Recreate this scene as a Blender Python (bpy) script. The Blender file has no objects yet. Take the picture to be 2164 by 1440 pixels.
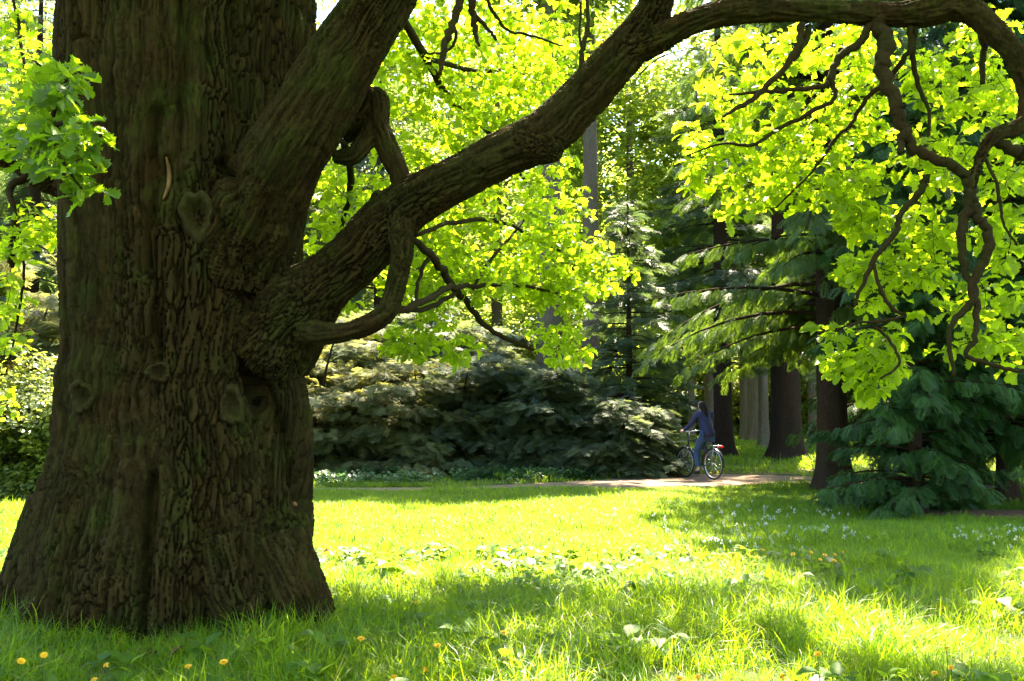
import bpy, bmesh, math, random
import numpy as np
from mathutils import Vector, Matrix
from mathutils.bvhtree import BVHTree

random.seed(7)
RNG = np.random.default_rng(11)
SC = bpy.context.scene
COL = SC.collection
R = math.radians

# ------------------------------------------------------------------ camera
LENS = 35.0
HC = 1.55
PITCH = math.atan(150 / (2164 * LENS / 36))
FPX = 2164 * LENS / 36
cam_d = bpy.data.cameras.new('camera')
cam = bpy.data.objects.new('camera', cam_d)
COL.objects.link(cam)
cam_d.lens = LENS
cam_d.sensor_width = 36
cam_d.clip_start = 0.05
cam_d.clip_end = 2000
cam.location = (0, 0, HC)
cam.rotation_euler = (math.pi / 2 + PITCH, 0, 0)
SC.camera = cam

# ------------------------------------------------------------------ sky, sun, exposure
SUN_EL, SUN_AZ = R(57), R(16)           # azimuth measured from the view direction towards the right
SDIR = np.array([math.sin(SUN_AZ) * math.cos(SUN_EL), math.cos(SUN_AZ) * math.cos(SUN_EL), math.sin(SUN_EL)])
wd = bpy.data.worlds.new('World')
SC.world = wd
wd.use_nodes = True
wn = wd.node_tree
bg = wn.nodes['Background']
sky = wn.nodes.new('ShaderNodeTexSky')
sky.sky_type = 'NISHITA'
sky.sun_disc = False
sky.sun_elevation = SUN_EL
sky.sun_rotation = SUN_AZ
wn.links.new(sky.outputs[0], bg.inputs[0])
bg.inputs[1].default_value = 0.09
sl = bpy.data.lights.new('sun', 'SUN')
sl.energy = 5.0
sl.angle = R(0.55)
sl.color = (1.0, 0.87, 0.64)
so = bpy.data.objects.new('sun', sl)
COL.objects.link(so)
so.rotation_euler = Vector(SDIR).to_track_quat('Z', 'Y').to_euler()
so.location = (10, 40, 50)
vs = SC.view_settings
vs.view_transform = 'Standard'
vs.look = 'None'
vs.gamma = 1.0
vs.exposure = 3.3
cy = SC.cycles
cy.max_bounces = 6
cy.diffuse_bounces = 3
cy.glossy_bounces = 2
cy.transmission_bounces = 4
cy.volume_bounces = 0
cy.transparent_max_bounces = 8
cy.sample_clamp_indirect = 6.0
cy.use_denoising = True
cy.use_adaptive_sampling = False
cy.adaptive_threshold = 0.004

# ------------------------------------------------------------------ pixel <-> place helpers (used to survey positions)
CP, SP = math.cos(PITCH), math.sin(PITCH)

def W(px, py, d):
    """world point seen at photo pixel (px,py) at ground distance d"""
    x = (px - 1082) / FPX
    y = -(py - 720) / FPX
    v = np.array([x, CP - y * SP, SP + y * CP])
    v = v * (d / v[1])
    return np.array([v[0], v[1], v[2] + HC])

def G(px, py):
    x = (px - 1082) / FPX
    y = -(py - 720) / FPX
    v = np.array([x, CP - y * SP, SP + y * CP])
    v = v * (-HC / v[2])
    return np.array([v[0], v[1], 0.0])

def proj(p):
    q = np.asarray(p) - np.array([0, 0, HC])
    f = q[..., 1] * CP + q[..., 2] * SP
    u = -q[..., 1] * SP + q[..., 2] * CP
    return 1082 + FPX * q[..., 0] / f, 720 - FPX * u / f, f

# ------------------------------------------------------------------ object helpers
def obj(name, mesh, mat=None, parent=None, loc=None):
    o = bpy.data.objects.new(name, mesh)
    COL.objects.link(o)
    if mat is not None and mesh is not None and not mesh.materials:
        mesh.materials.append(mat)
    if parent is not None:
        o.parent = parent
    if loc is not None:
        o.location = [float(c) for c in loc]
    return o

def mesh_np(name, v, faces, smooth=True):
    m = bpy.data.meshes.new(name)
    v = np.asarray(v, dtype=np.float64)
    if isinstance(faces, np.ndarray):
        k = faces.shape[1]
        m.vertices.add(len(v))
        m.vertices.foreach_set('co', v.ravel())
        m.loops.add(faces.size)
        m.loops.foreach_set('vertex_index', faces.ravel().astype(np.int32))
        m.polygons.add(len(faces))
        m.polygons.foreach_set('loop_start', np.arange(0, faces.size, k, dtype=np.int32))
        m.update(calc_edges=True)
        m.validate()
    else:
        m.from_pydata([tuple(a) for a in v], [], [tuple(f) for f in faces])
        m.update()
    if smooth:
        m.polygons.foreach_set('use_smooth', np.ones(len(m.polygons), dtype=bool))
    return m

def tag(o, label=None, cat=None, group=None, kind=None):
    if label: o['label'] = label
    if cat: o['category'] = cat
    if group: o['group'] = group
    if kind: o['kind'] = kind
    return o

def thing(name, label, cat, loc=(0, 0, 0), group=None):
    o = bpy.data.objects.new(name, None)
    COL.objects.link(o)
    o.location = [float(c) for c in loc]
    o.empty_display_size = 0.2
    return tag(o, label, cat, group)

class MB:
    """collects pieces of one mesh"""
    def __init__(s):
        s.v, s.f, s.n = [], [], 0
    def add(s, v, f):
        v = np.asarray(v, float)
        s.v.append(v)
        s.f += [tuple(int(i) + s.n for i in q) for q in f]
        s.n += len(v)
        return s
    def build(s, name, mat, parent=None, smooth=True, loc=None):
        return obj(name, s.mesh(name, smooth), mat, parent, loc)
    def mesh(s, name, smooth=True):
        return mesh_np(name, np.concatenate(s.v), s.f, smooth)

def catmull(P, n=6):
    P = np.asarray(P, float)
    out = []
    for i in range(len(P) - 1):
        p0 = P[max(i - 1, 0)]; p1 = P[i]; p2 = P[i + 1]; p3 = P[min(i + 2, len(P) - 1)]
        for k in range(n):
            t = k / n
            out.append(0.5 * ((2 * p1) + (-p0 + p2) * t + (2 * p0 - 5 * p1 + 4 * p2 - p3) * t * t + (-p0 + 3 * p1 - 3 * p2 + p3) * t ** 3))
    out.append(P[-1])
    return np.array(out)

def frames(P):
    T = np.gradient(P, axis=0)
    T /= np.linalg.norm(T, axis=1)[:, None] + 1e-9
    N = np.zeros_like(P)
    a = np.array([1.0, 0, 0]) if abs(T[0, 0]) < 0.8 else np.array([0, 1.0, 0])
    n = a - T[0] * a.dot(T[0])
    n /= np.linalg.norm(n)
    for i in range(len(P)):
        n = n - T[i] * n.dot(T[i])
        n /= np.linalg.norm(n) + 1e-9
        N[i] = n
    return T, N, np.cross(T, N)

def tube(P, rad, k=8, cap=True, lump=0.0, flat=None):
    P = np.asarray(P, float)
    rad = np.asarray(rad, float)
    T, N, B = frames(P)
    a = np.arange(k) * 2 * np.pi / k
    rr = rad[:, None] * np.ones(k)[None]
    if lump:
        rr = rr * (1 + lump * (RNG.random(rr.shape) - 0.5))
    v = P[:, None] + rr[..., None] * (np.cos(a)[None, :, None] * N[:, None] + np.sin(a)[None, :, None] * B[:, None])
    v = v.reshape(-1, 3)
    f = []
    for i in range(len(P) - 1):
        for j in range(k):
            j2 = (j + 1) % k
            f.append((i * k + j, i * k + j2, (i + 1) * k + j2, (i + 1) * k + j))
    if cap:
        f.append(tuple(range(k))[::-1])
        f.append(tuple((len(P) - 1) * k + j for j in range(k)))
    return v, f

def box(c, s, rot=None):
    c = np.asarray(c, float)
    v = np.array([[x, y, z] for x in (-.5, .5) for y in (-.5, .5) for z in (-.5, .5)]) * np.asarray(s, float)
    if rot is not None:
        v = v @ np.asarray(rot).T
    return v + c, [(0, 1, 3, 2), (4, 6, 7, 5), (0, 4, 5, 1), (2, 3, 7, 6), (0, 2, 6, 4), (1, 5, 7, 3)]

# ------------------------------------------------------------------ numpy noise
_T = np.random.default_rng(3).random(65536)
def _h(i, j, k, s=0):
    n = (i * 73856093) ^ (j * 19349663) ^ (k * 83492791) ^ (s * 2654435)
    n = (n ^ (n >> 13)) * 1274126177
    return _T[(n ^ (n >> 16)) & 65535]

def vnoise(p, s=0):
    p = np.asarray(p, float)
    i = np.floor(p).astype(np.int64)
    f = p - i
    f = f * f * (3 - 2 * f)
    r = 0
    for dx in (0, 1):
        for dy in (0, 1):
            for dz in (0, 1):
                w = (f[:, 0] if dx else 1 - f[:, 0]) * (f[:, 1] if dy else 1 - f[:, 1]) * (f[:, 2] if dz else 1 - f[:, 2])
                r = r + w * _h(i[:, 0] + dx, i[:, 1] + dy, i[:, 2] + dz, s)
    return r

def fbm(p, o=3, s=0):
    r, a, t = 0, 1.0, 0
    for k in range(o):
        r = r + a * vnoise(p * (2 ** k), s + k)
        t += a
        a *= 0.5
    return r / t

def worley(p, s=0):
    i = np.floor(p).astype(np.int64)
    F1 = np.full(len(p), 9.0); F2 = np.full(len(p), 9.0); ID = np.zeros(len(p))
    for dx in (-1, 0, 1):
        for dy in (-1, 0, 1):
            for dz in (-1, 0, 1):
                a, b, c = i[:, 0] + dx, i[:, 1] + dy, i[:, 2] + dz
                q = np.stack([a + _h(a, b, c, s), b + _h(a, b, c, s + 1), c + _h(a, b, c, s + 2)], 1)
                d = np.sqrt(((q - p) ** 2).sum(1))
                m = d < F1
                F2 = np.where(m, F1, np.minimum(F2, d))
                ID = np.where(m, _h(a, b, c, s + 3), ID)
                F1 = np.where(m, d, F1)
    return F1, F2, ID

def sstep(a, b, x):
    t = np.clip((x - a) / (b - a), 0, 1)
    return t * t * (3 - 2 * t)

# ------------------------------------------------------------------ materials
def newmat(name):
    m = bpy.data.materials.new(name)
    m.use_nodes = True
    nt = m.node_tree
    for n in list(nt.nodes):
        nt.nodes.remove(n)
    out = nt.nodes.new('ShaderNodeOutputMaterial')
    return m, nt, out

def leaf_mat(name, refl, trans, var=0.25, rough=0.45, spec=0.5, tw=0.5, refl2=None, trans2=None):
    """thin leaf: diffuse + translucent + a waxy gloss, hue varied leaf by leaf"""
    m, nt, out = newmat(name)
    N, L = nt.nodes.new, nt.links.new
    info = N('ShaderNodeObjectInfo')
    def varied(c, c2):
        mix = N('ShaderNodeMix'); mix.data_type = 'RGBA'
        L(info.outputs['Random'], mix.inputs['Factor'])
        mix.inputs['A'].default_value = (*c, 1)
        mix.inputs['B'].default_value = (*c2, 1)
        return mix.outputs['Result']
    def alt(c, k):
        return (c[0] * (1 + k * 1.2), c[1] * (1 + k), c[2] * (1 + k * .6))
    rc = varied(alt(refl, -var), refl2 or alt(refl, var))
    tc = varied(alt(trans, -var), trans2 or alt(trans, var))
    pr = N('ShaderNodeBsdfPrincipled')
    L(rc, pr.inputs['Base Color'])
    pr.inputs['Roughness'].default_value = rough
    pr.inputs['Specular IOR Level'].default_value = spec
    tr = N('ShaderNodeBsdfTranslucent')
    L(tc, tr.inputs['Color'])
    ad = N('ShaderNodeMixShader')
    ad.inputs[0].default_value = tw
    L(pr.outputs[0], ad.inputs[1]); L(tr.outputs[0], ad.inputs[2])
    L(ad.outputs[0], out.inputs[0])
    return m

def plain(name, col, rough=0.7, metal=0.0, spec=0.5, noise=None, bump=0.0, scale=20):
    m, nt, out = newmat(name)
    N, L = nt.nodes.new, nt.links.new
    pr = N('ShaderNodeBsdfPrincipled')
    pr.inputs['Roughness'].default_value = rough
    pr.inputs['Metallic'].default_value = metal
    pr.inputs['Specular IOR Level'].default_value = spec
    pr.inputs['Base Color'].default_value = (*col, 1)
    if noise or bump:
        geo = N('ShaderNodeNewGeometry')
        nz = N('ShaderNodeTexNoise')
        nz.inputs['Scale'].default_value = scale
        nz.inputs['Detail'].default_value = 5
        L(geo.outputs['Position'], nz.inputs['Vector'])
        if noise:
            mix = N('ShaderNodeMix'); mix.data_type = 'RGBA'
            mix.inputs['A'].default_value = (*col, 1)
            mix.inputs['B'].default_value = (*noise, 1)
            rp = N('ShaderNodeMapRange')
            rp.inputs[1].default_value = 0.35; rp.inputs[2].default_value = 0.65
            L(nz.outputs['Fac'], rp.inputs[0])
            L(rp.outputs[0], mix.inputs['Factor'])
            L(mix.outputs['Result'], pr.inputs['Base Color'])
        if bump:
            bp = N('ShaderNodeBump')
            bp.inputs['Strength'].default_value = 0.8
            bp.inputs['Distance'].default_value = bump
            L(nz.outputs['Fac'], bp.inputs['Height'])
            L(bp.outputs[0], pr.inputs['Normal'])
    L(pr.outputs[0], out.inputs[0])
    return m

def bark_mat(name, base, warm, moss, mossamt=0.5, zs=0.25, sc=9.0, bump=0.006, use_cell=False):
    m, nt, out = newmat(name)
    N, L = nt.nodes.new, nt.links.new
    geo = N('ShaderNodeNewGeometry')
    mp = N('ShaderNodeMapping')
    mp.inputs['Scale'].default_value = (1, 1, zs)
    L(geo.outputs['Position'], mp.inputs['Vector'])
    def noise(scale, detail=5, vec=mp.outputs[0], rough=0.6):
        n = N('ShaderNodeTexNoise')
        n.inputs['Scale'].default_value = scale
        n.inputs['Detail'].default_value = detail
        n.inputs['Roughness'].default_value = rough
        L(vec, n.inputs['Vector'])
        return n.outputs['Fac']
    def rng(x, a, b, c=0.0, d=1.0):
        r = N('ShaderNodeMapRange')
        r.inputs[1].default_value = a; r.inputs[2].default_value = b
        r.inputs[3].default_value = c; r.inputs[4].default_value = d
        L(x, r.inputs[0])
        return r.outputs[0]
    def mix(f, a, b, mode='MIX'):
        x = N('ShaderNodeMix'); x.data_type = 'RGBA'; x.blend_type = mode
        if isinstance(f, float): x.inputs['Factor'].default_value = f
        else: L(f, x.inputs['Factor'])
        for k, c in (('A', a), ('B', b)):
            if isinstance(c, tuple): x.inputs[k].default_value = (*c, 1)
            else: L(c, x.inputs[k])
        return x.outputs['Result']
    c = mix(rng(noise(2.2, 4), 0.42, 0.62), base, warm)
    c = mix(rng(noise(3.4, 6, geo.outputs['Position']), 0.62 - 0.3 * mossamt, 0.80 - 0.3 * mossamt), c, moss)
    g = rng(noise(sc * 4, 6), 0.25, 0.75, 0.55, 1.35)
    gg = N('ShaderNodeCombineColor')
    for i in range(3): L(g, gg.inputs[i])
    c = mix(1.0, c, gg.outputs[0], 'MULTIPLY')
    if use_cell:
        at = N('ShaderNodeAttribute'); at.attribute_name = 'cell'
        g2 = rng(at.outputs['Fac'], 0, 1, 0.65, 1.4)
        cc = N('ShaderNodeCombineColor')
        for i in range(3): L(g2, cc.inputs[i])
        c = mix(1.0, c, cc.outputs[0], 'MULTIPLY')
    pr = N('ShaderNodeBsdfPrincipled')
    L(c, pr.inputs['Base Color'])
    pr.inputs['Roughness'].default_value = 0.95
    pr.inputs['Specular IOR Level'].default_value = 0.08
    bp = N('ShaderNodeBump')
    bp.inputs['Strength'].default_value = 0.9
    bp.inputs['Distance'].default_value = bump
    L(noise(sc * 5, 7, rough=0.7), bp.inputs['Height'])
    L(bp.outputs[0], pr.inputs['Normal'])
    L(pr.outputs[0], out.inputs[0])
    return m

M = {}
M['oak_bark'] = bark_mat('oak_bark', (0.0275, 0.0200, 0.0080), (0.0275, 0.0155, 0.0060), (0.0245, 0.0265, 0.0062), 0.46, bump=0.014, use_cell=True)
M['branch_bark'] = bark_mat('branch_bark', (0.026, 0.020, 0.010), (0.029, 0.016, 0.008), (0.023, 0.026, 0.007), 0.4, zs=1.0, sc=14)
M['callus'] = bark_mat('callus', (0.036, 0.030, 0.013), (0.031, 0.020, 0.009), (0.028, 0.031, 0.008), 0.6, zs=0.5, sc=8)
M['raw_wood'] = plain('raw_wood', (0.17, 0.085, 0.028), 0.7, noise=(0.10, 0.045, 0.016), bump=0.004, scale=30)
M['conifer_bark'] = bark_mat('conifer_bark', (0.030, 0.021, 0.014), (0.036, 0.020, 0.012), (0.024, 0.026, 0.012), 0.2, bump=0.02)
M['pale_bark'] = bark_mat('pale_bark', (0.12, 0.10, 0.075), (0.11, 0.075, 0.05), (0.09, 0.10, 0.05), 0.4, bump=0.015)
M['oak_leaf'] = leaf_mat('oak_leaf', (0.100, 0.135, 0.012), (0.54, 0.72, 0.014), 0.28, 0.45, 0.35, 0.64)
M['oak_leaf_shaded'] = leaf_mat('oak_leaf_shaded', (0.045, 0.100, 0.008), (0.26, 0.42, 0.008), 0.25, 0.42, 0.4, 0.5)  # darker oak leaf for the near sprig, its shade put into the colour
M['grass'] = leaf_mat('grass', (0.040, 0.122, 0.009), (0.37, 0.52, 0.008), 0.30, 0.38, 0.45, 0.55)
M['lawn'] = leaf_mat('lawn', (0.032, 0.115, 0.018), (0.35, 0.49, 0.016), 0.20, 0.45, 0.35, 0.55)
M['dry_grass'] = leaf_mat('dry_grass', (0.22, 0.19, 0.08), (0.30, 0.26, 0.09), 0.2, 0.5, 0.4, 0.5)
M['weed'] = leaf_mat('weed', (0.060, 0.12, 0.018), (0.26, 0.40, 0.02), 0.25, 0.5, 0.3, 0.5)
M['verge'] = leaf_mat('verge', (0.050, 0.105, 0.035), (0.12, 0.24, 0.05), 0.25, 0.4, 0.5, 0.45)
M['thuja'] = leaf_mat('thuja', (0.065, 0.118, 0.016), (0.18, 0.29, 0.02), 0.35, 0.45, 0.4, 0.4)
M['cypress'] = leaf_mat('cypress', (0.030, 0.082, 0.017), (0.05, 0.14, 0.02), 0.35, 0.5, 0.3, 0.38)  # darker thuja for the right-hand conifers, their shade put into the colour
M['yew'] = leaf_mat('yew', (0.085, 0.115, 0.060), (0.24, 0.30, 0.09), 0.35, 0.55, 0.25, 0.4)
M['yew_pale'] = leaf_mat('yew_pale', (0.125, 0.145, 0.065), (0.40, 0.40, 0.10), 0.30, 0.55, 0.25, 0.45)  # paler yew: own yellow tips, plus the left shrubs' sunlight put into the colour
M['hemlock'] = leaf_mat('hemlock', (0.052, 0.090, 0.045), (0.18, 0.26, 0.07), 0.30, 0.40, 0.45, 0.45)
M['beech'] = leaf_mat('beech', (0.080, 0.125, 0.020), (0.44, 0.56, 0.05), 0.25, 0.42, 0.4, 0.55)
M['beech_far'] = leaf_mat('beech_far', (0.085, 0.130, 0.035), (0.44, 0.54, 0.09), 0.25, 0.45, 0.4, 0.55)
M['bush'] = leaf_mat('bush', (0.085, 0.120, 0.025), (0.42, 0.48, 0.05), 0.30, 0.40, 0.5, 0.5)

M['dead_leaf'] = leaf_mat('dead_leaf', (0.12, 0.07, 0.03), (0.10, 0.05, 0.02), 0.3, 0.7, 0.2, 0.25)

# ------------------------------------------------------------------ scattering (for foliage masses and grass: kind 'stuff')
_GN = {}
def scatter_tree(protos):
    key = tuple(p.name for p in protos)
    if key in _GN:
        return _GN[key]
    ng = bpy.data.node_groups.new('scatter', 'GeometryNodeTree')
    ng.interface.new_socket('Geometry', in_out='INPUT', socket_type='NodeSocketGeometry')
    ng.interface.new_socket('Geometry', in_out='OUTPUT', socket_type='NodeSocketGeometry')
    N, L = ng.nodes.new, ng.links.new
    gi, go = N('NodeGroupInput'), N('NodeGroupOutput')
    iop = N('GeometryNodeInstanceOnPoints')
    jn = N('GeometryNodeJoinGeometry')
    for p in protos:
        oi = N('GeometryNodeObjectInfo')
        oi.inputs['Object'].default_value = p
        g2 = N('GeometryNodeGeometryToInstance')
        L(oi.outputs['Geometry'], g2.inputs[0])
        L(g2.outputs[0], jn.inputs[0])
    def attr(nm, dt):
        a = N('GeometryNodeInputNamedAttribute')
        a.data_type = dt
        a.inputs['Name'].default_value = nm
        return a.outputs['Attribute']
    L(gi.outputs[0], iop.inputs['Points'])
    L(jn.outputs[0], iop.inputs['Instance'])
    iop.inputs['Pick Instance'].default_value = True
    L(attr('idx', 'INT'), iop.inputs['Instance Index'])
    L(attr('rot', 'FLOAT_VECTOR'), iop.inputs['Rotation'])
    L(attr('scl', 'FLOAT'), iop.inputs['Scale'])
    L(iop.outputs[0], go.inputs[0])
    _GN[key] = ng
    return ng

def euler_from(x, y, z):
    """arrays of orthonormal axes -> XYZ euler"""
    ry = np.arcsin(np.clip(-x[:, 2], -1, 1))
    rx = np.arctan2(y[:, 2], z[:, 2])
    rz = np.arctan2(x[:, 1], x[:, 0])
    return np.stack([rx, ry, rz], 1)

def nrm(a):
    return a / (np.linalg.norm(a, axis=-1, keepdims=True) + 1e-9)

def orient(ydir, zhint):
    y = nrm(ydir)
    x = nrm(np.cross(y, zhint))
    z = np.cross(x, y)
    return euler_from(x, y, z)

def scatter(name, pts, rot, scl, protos, parent=None, idx=None, kind='stuff', origin=(0, 0, 0)):
    pts = np.asarray(pts, float)
    n = len(pts)
    m = bpy.data.meshes.new(name)
    m.vertices.add(n)
    m.vertices.foreach_set('co', (pts - np.asarray(origin)).ravel())
    a = m.attributes.new('rot', 'FLOAT_VECTOR', 'POINT'); a.data.foreach_set('vector', np.ascontiguousarray(rot, dtype=np.float32).ravel())
    a = m.attributes.new('scl', 'FLOAT', 'POINT'); a.data.foreach_set('value', np.ascontiguousarray(scl, dtype=np.float32))
    if idx is None:
        idx = RNG.integers(0, len(protos), n)
    a = m.attributes.new('idx', 'INT', 'POINT'); a.data.foreach_set('value', np.ascontiguousarray(idx, dtype=np.int32))
    for p in protos:
        for mt in p.data.materials:
            if mt.name not in [q.name for q in m.materials]:
                m.materials.append(mt)
    o = obj(name, m, None, parent)
    md = o.modifiers.new('scatter', 'NODES')
    md.node_group = scatter_tree(protos)
    if kind: o['kind'] = kind
    return o

def proto(name, v, f, mat, smooth=True):
    m = mesh_np(name, v, f, smooth)
    m.materials.append(mat)
    return bpy.data.objects.new(name, m)      # not linked: only scattered

# ---- leaf shapes
def oak_leaf_mesh(seed, fold=0.35, curl=0.25):
    r = random.Random(seed)
    rows = [(0.0, .012), (.10, .03), (.19, .13), (.25, .095), (.35, .24), (.42, .15), (.53, .33), (.60, .19), (.71, .37), (.79, .23), (.88, .25), (.95, .16), (1.0, .03)]
    v, f = [], []
    for side in (0, 1):
        pass
    tw = r.uniform(-.25, .25)
    for i, (y, w) in enumerate(rows):
        wl, wr = w * r.uniform(.85, 1.15), w * r.uniform(.85, 1.15)
        z0 = -curl * y * y + r.uniform(-.015, .015)
        bend = 0.05 * math.sin(y * 3 + seed)
        for x in (-wl, 0, wr):
            yy = y + abs(x) * 0.28 * (1 if w > .12 else 0)
            v.append((x + bend, min(yy, 1.06), z0 + fold * abs(x) - 0.5 * fold * x * x + tw * x * y + r.uniform(-.012, .012)))
    for i in range(len(rows) - 1):
        a = i * 3
        f += [(a, a + 1, a + 4, a + 3), (a + 1, a + 2, a + 5, a + 4)]
    # stalk
    n = len(v)
    v += [(-.008, -.09, .02), (.008, -.09, .02)]
    f.append((n, n + 1, 2, 0))
    return np.array(v), f

LEAF_MESHES = []
OAKP, OAKP_SHADED = [], []
for k in range(5):
    v, f = oak_leaf_mesh(k, 0.25 + 0.12 * k, 0.12 + 0.12 * k)
    OAKP.append(proto('oak_leaf_shape', v, f, M['oak_leaf']))
    OAKP_SHADED.append(proto('oak_leaf_shape_shaded', v, f, M['oak_leaf_shaded']))

def rosette(seed):
    r = np.random.default_rng(seed)
    V, F, n = [], [], 0
    for k in range(8):
        v, f = oak_leaf_mesh(seed * 10 + k, 0.4, 0.3)
        v = v * r.uniform(.8, 1.2)
        az, el = r.uniform(0, 6.28), r.uniform(-.5, .7)
        Rm = (Matrix.Rotation(az, 3, 'Z') @ Matrix.Rotation(el, 3, 'X') @ Matrix.Rotation(r.uniform(-.8, .8), 3, 'Y'))
        v = v @ np.array(Rm).T + r.normal(0, .25, 3)
        V.append(v); F += [tuple(i + n for i in q) for q in f]; n += len(v)
    return np.concatenate(V), F
ROSP = [proto('oak_leaf_cluster_shape', *rosette(s), M['oak_leaf']) for s in (1, 2, 3)]

def diamond(p, d, n, L, w, droop=0.0):
    """narrow leaf: base p, direction d, plane normal n"""
    d = d / np.linalg.norm(d); s = np.cross(d, n); s /= np.linalg.norm(s) + 1e-9
    q = p + d * L
    mid = p + d * L * 0.45
    return [p, mid + s * w, q - n * droop * L, mid - s * w]

def thuja_spray(seed, wid=0.42, nb=11, bw=0.021):
    r = np.random.default_rng(seed)
    V, F = [], []
    n = np.array([0, 0, 1.0])
    def add(q):
        k = len(V); V.extend(q); F.append((k, k + 1, k + 2, k + 3))
    def pos(t): return np.array([0.05 * math.sin(3 * t + seed), t, -0.22 * t * t])
    for i in range(nb):
        t = 0.06 + 0.92 * i / nb
        for s in (-1, 1):
            L = wid * (math.sin(math.pi * min(1, 0.18 + 0.82 * t)) ** 0.7 + 0.05) * r.uniform(.75, 1.2)
            a = R(r.uniform(38, 58))
            d = np.array([s * math.sin(a), math.cos(a), r.uniform(-.35, -.05)])
            p = pos(t + (0.02 if s > 0 else 0))
            add(diamond(p, d, n, L, bw * r.uniform(.8, 1.2), 0.25))
            for m_ in range(3):
                tt = (m_ + 1) / 4.2
                for s2 in (-1, 1):
                    a2 = a * s + s2 * R(38)
                    d2 = np.array([math.sin(a2), math.cos(a2), r.uniform(-.3, 0)])
                    add(diamond(p + d / np.linalg.norm(d) * L * tt, d2, n, L * 0.42 * (1.1 - tt), bw * .7, 0.1))
    add(diamond(pos(.0), np.array([0, 1, -.12]), n, 1.0, 0.012))
    add(diamond(pos(.9), np.array([0, 1, -.4]), n, .2, 0.025))
    return np.array(V), F

def yew_spray(seed, nb=7, needle=0.075):
    """flat fan of side shoots, each a toothed blade of needles"""
    r = np.random.default_rng(seed)
    V, F = [], []
    def add(q):
        k = len(V); V.extend(q); F.append((k, k + 1, k + 2, k + 3))
    n = np.array([0, 0, 1.0])
    def feather(p, d, L):
        d = d / np.linalg.norm(d)
        s = np.cross(d, n)
        add(diamond(p, d, n, L, .016))
        c = max(3, int(L / 0.062))
        for i in range(c):
            t = (i + .6) / c
            for sg in (-1, 1):
                add(diamond(p + d * L * t, d * .9 + s * sg * r.uniform(.7, 1.1) + n * r.uniform(-.15, .3), n, needle * (1.3 - .6 * t), .019))
    feather(np.zeros(3), np.array([0, 1, -.1]), 1.0)
    for i in range(nb):
        t = .1 + .8 * i / nb
        for s in (-1, 1):
            L = .52 * (1 - t * .72) * r.uniform(.7, 1.2)
            a = R(r.uniform(35, 60))
            feather(np.array([0, t, -.1 * t]), np.array([s * math.sin(a), math.cos(a), r.uniform(-.35, .1)]), L)
    return np.array(V), F

def beech_spray(seed, nl=16, ls=0.26):
    r = np.random.default_rng(seed)
    V, F = [], []
    for i in range(nl):
        t = r.uniform(.0, 1)
        s = r.choice((-1, 1))
        p = np.array([s * r.uniform(0, .45), t, r.uniform(-.22, .22) - .1 * t])
        a = s * R(r.uniform(15, 85))
        d = np.array([math.sin(a), math.cos(a), r.uniform(-.5, .2)])
        d /= np.linalg.norm(d)
        nn = nrm(np.array([r.normal(0, .45), r.normal(0, .45), 1.0]))
        sd = nrm(np.cross(d, nn)); up = np.cross(sd, d)
        L = ls * r.uniform(.7, 1.2); w = L * .33
        k = len(V)
        for (y, x, z) in ((0, 0, 0), (.35, 1, .25), (.75, .7, .15), (1, 0, -.1), (.75, -.7, .15), (.35, -1, .25), (.5, 0, 0)):
            V.append(p + d * L * y + sd * w * x + up * w * z)
        F += [(k, k + 1, k + 2, k + 6), (k + 6, k + 2, k + 3, k + 4), (k, k + 6, k + 4, k + 5)]
    return np.array(V), F

def mk(fn, mat, name, seeds=(1, 2, 3, 4), **kw):
    return [proto(name, *fn(s, **kw), M[mat], smooth=False) for s in seeds]
P_THUJA = mk(thuja_spray, 'thuja', 'thuja_spray_shape')
P_THUJA_SHADED = mk(thuja_spray, 'cypress', 'cypress_spray_shape')
P_YEW = mk(yew_spray, 'yew', 'yew_spray_shape')
P_YEWP = mk(yew_spray, 'yew_pale', 'yew_spray_shape_pale')
P_HEM = mk(yew_spray, 'hemlock', 'hemlock_spray_shape', needle=0.055)
P_BEE = mk(beech_spray, 'beech', 'beech_spray_shape')
P_BEEF = mk(beech_spray, 'beech_far', 'beech_spray_far_shape')
P_BUSH = mk(beech_spray, 'bush', 'bush_spray_shape', ls=0.22)

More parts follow.
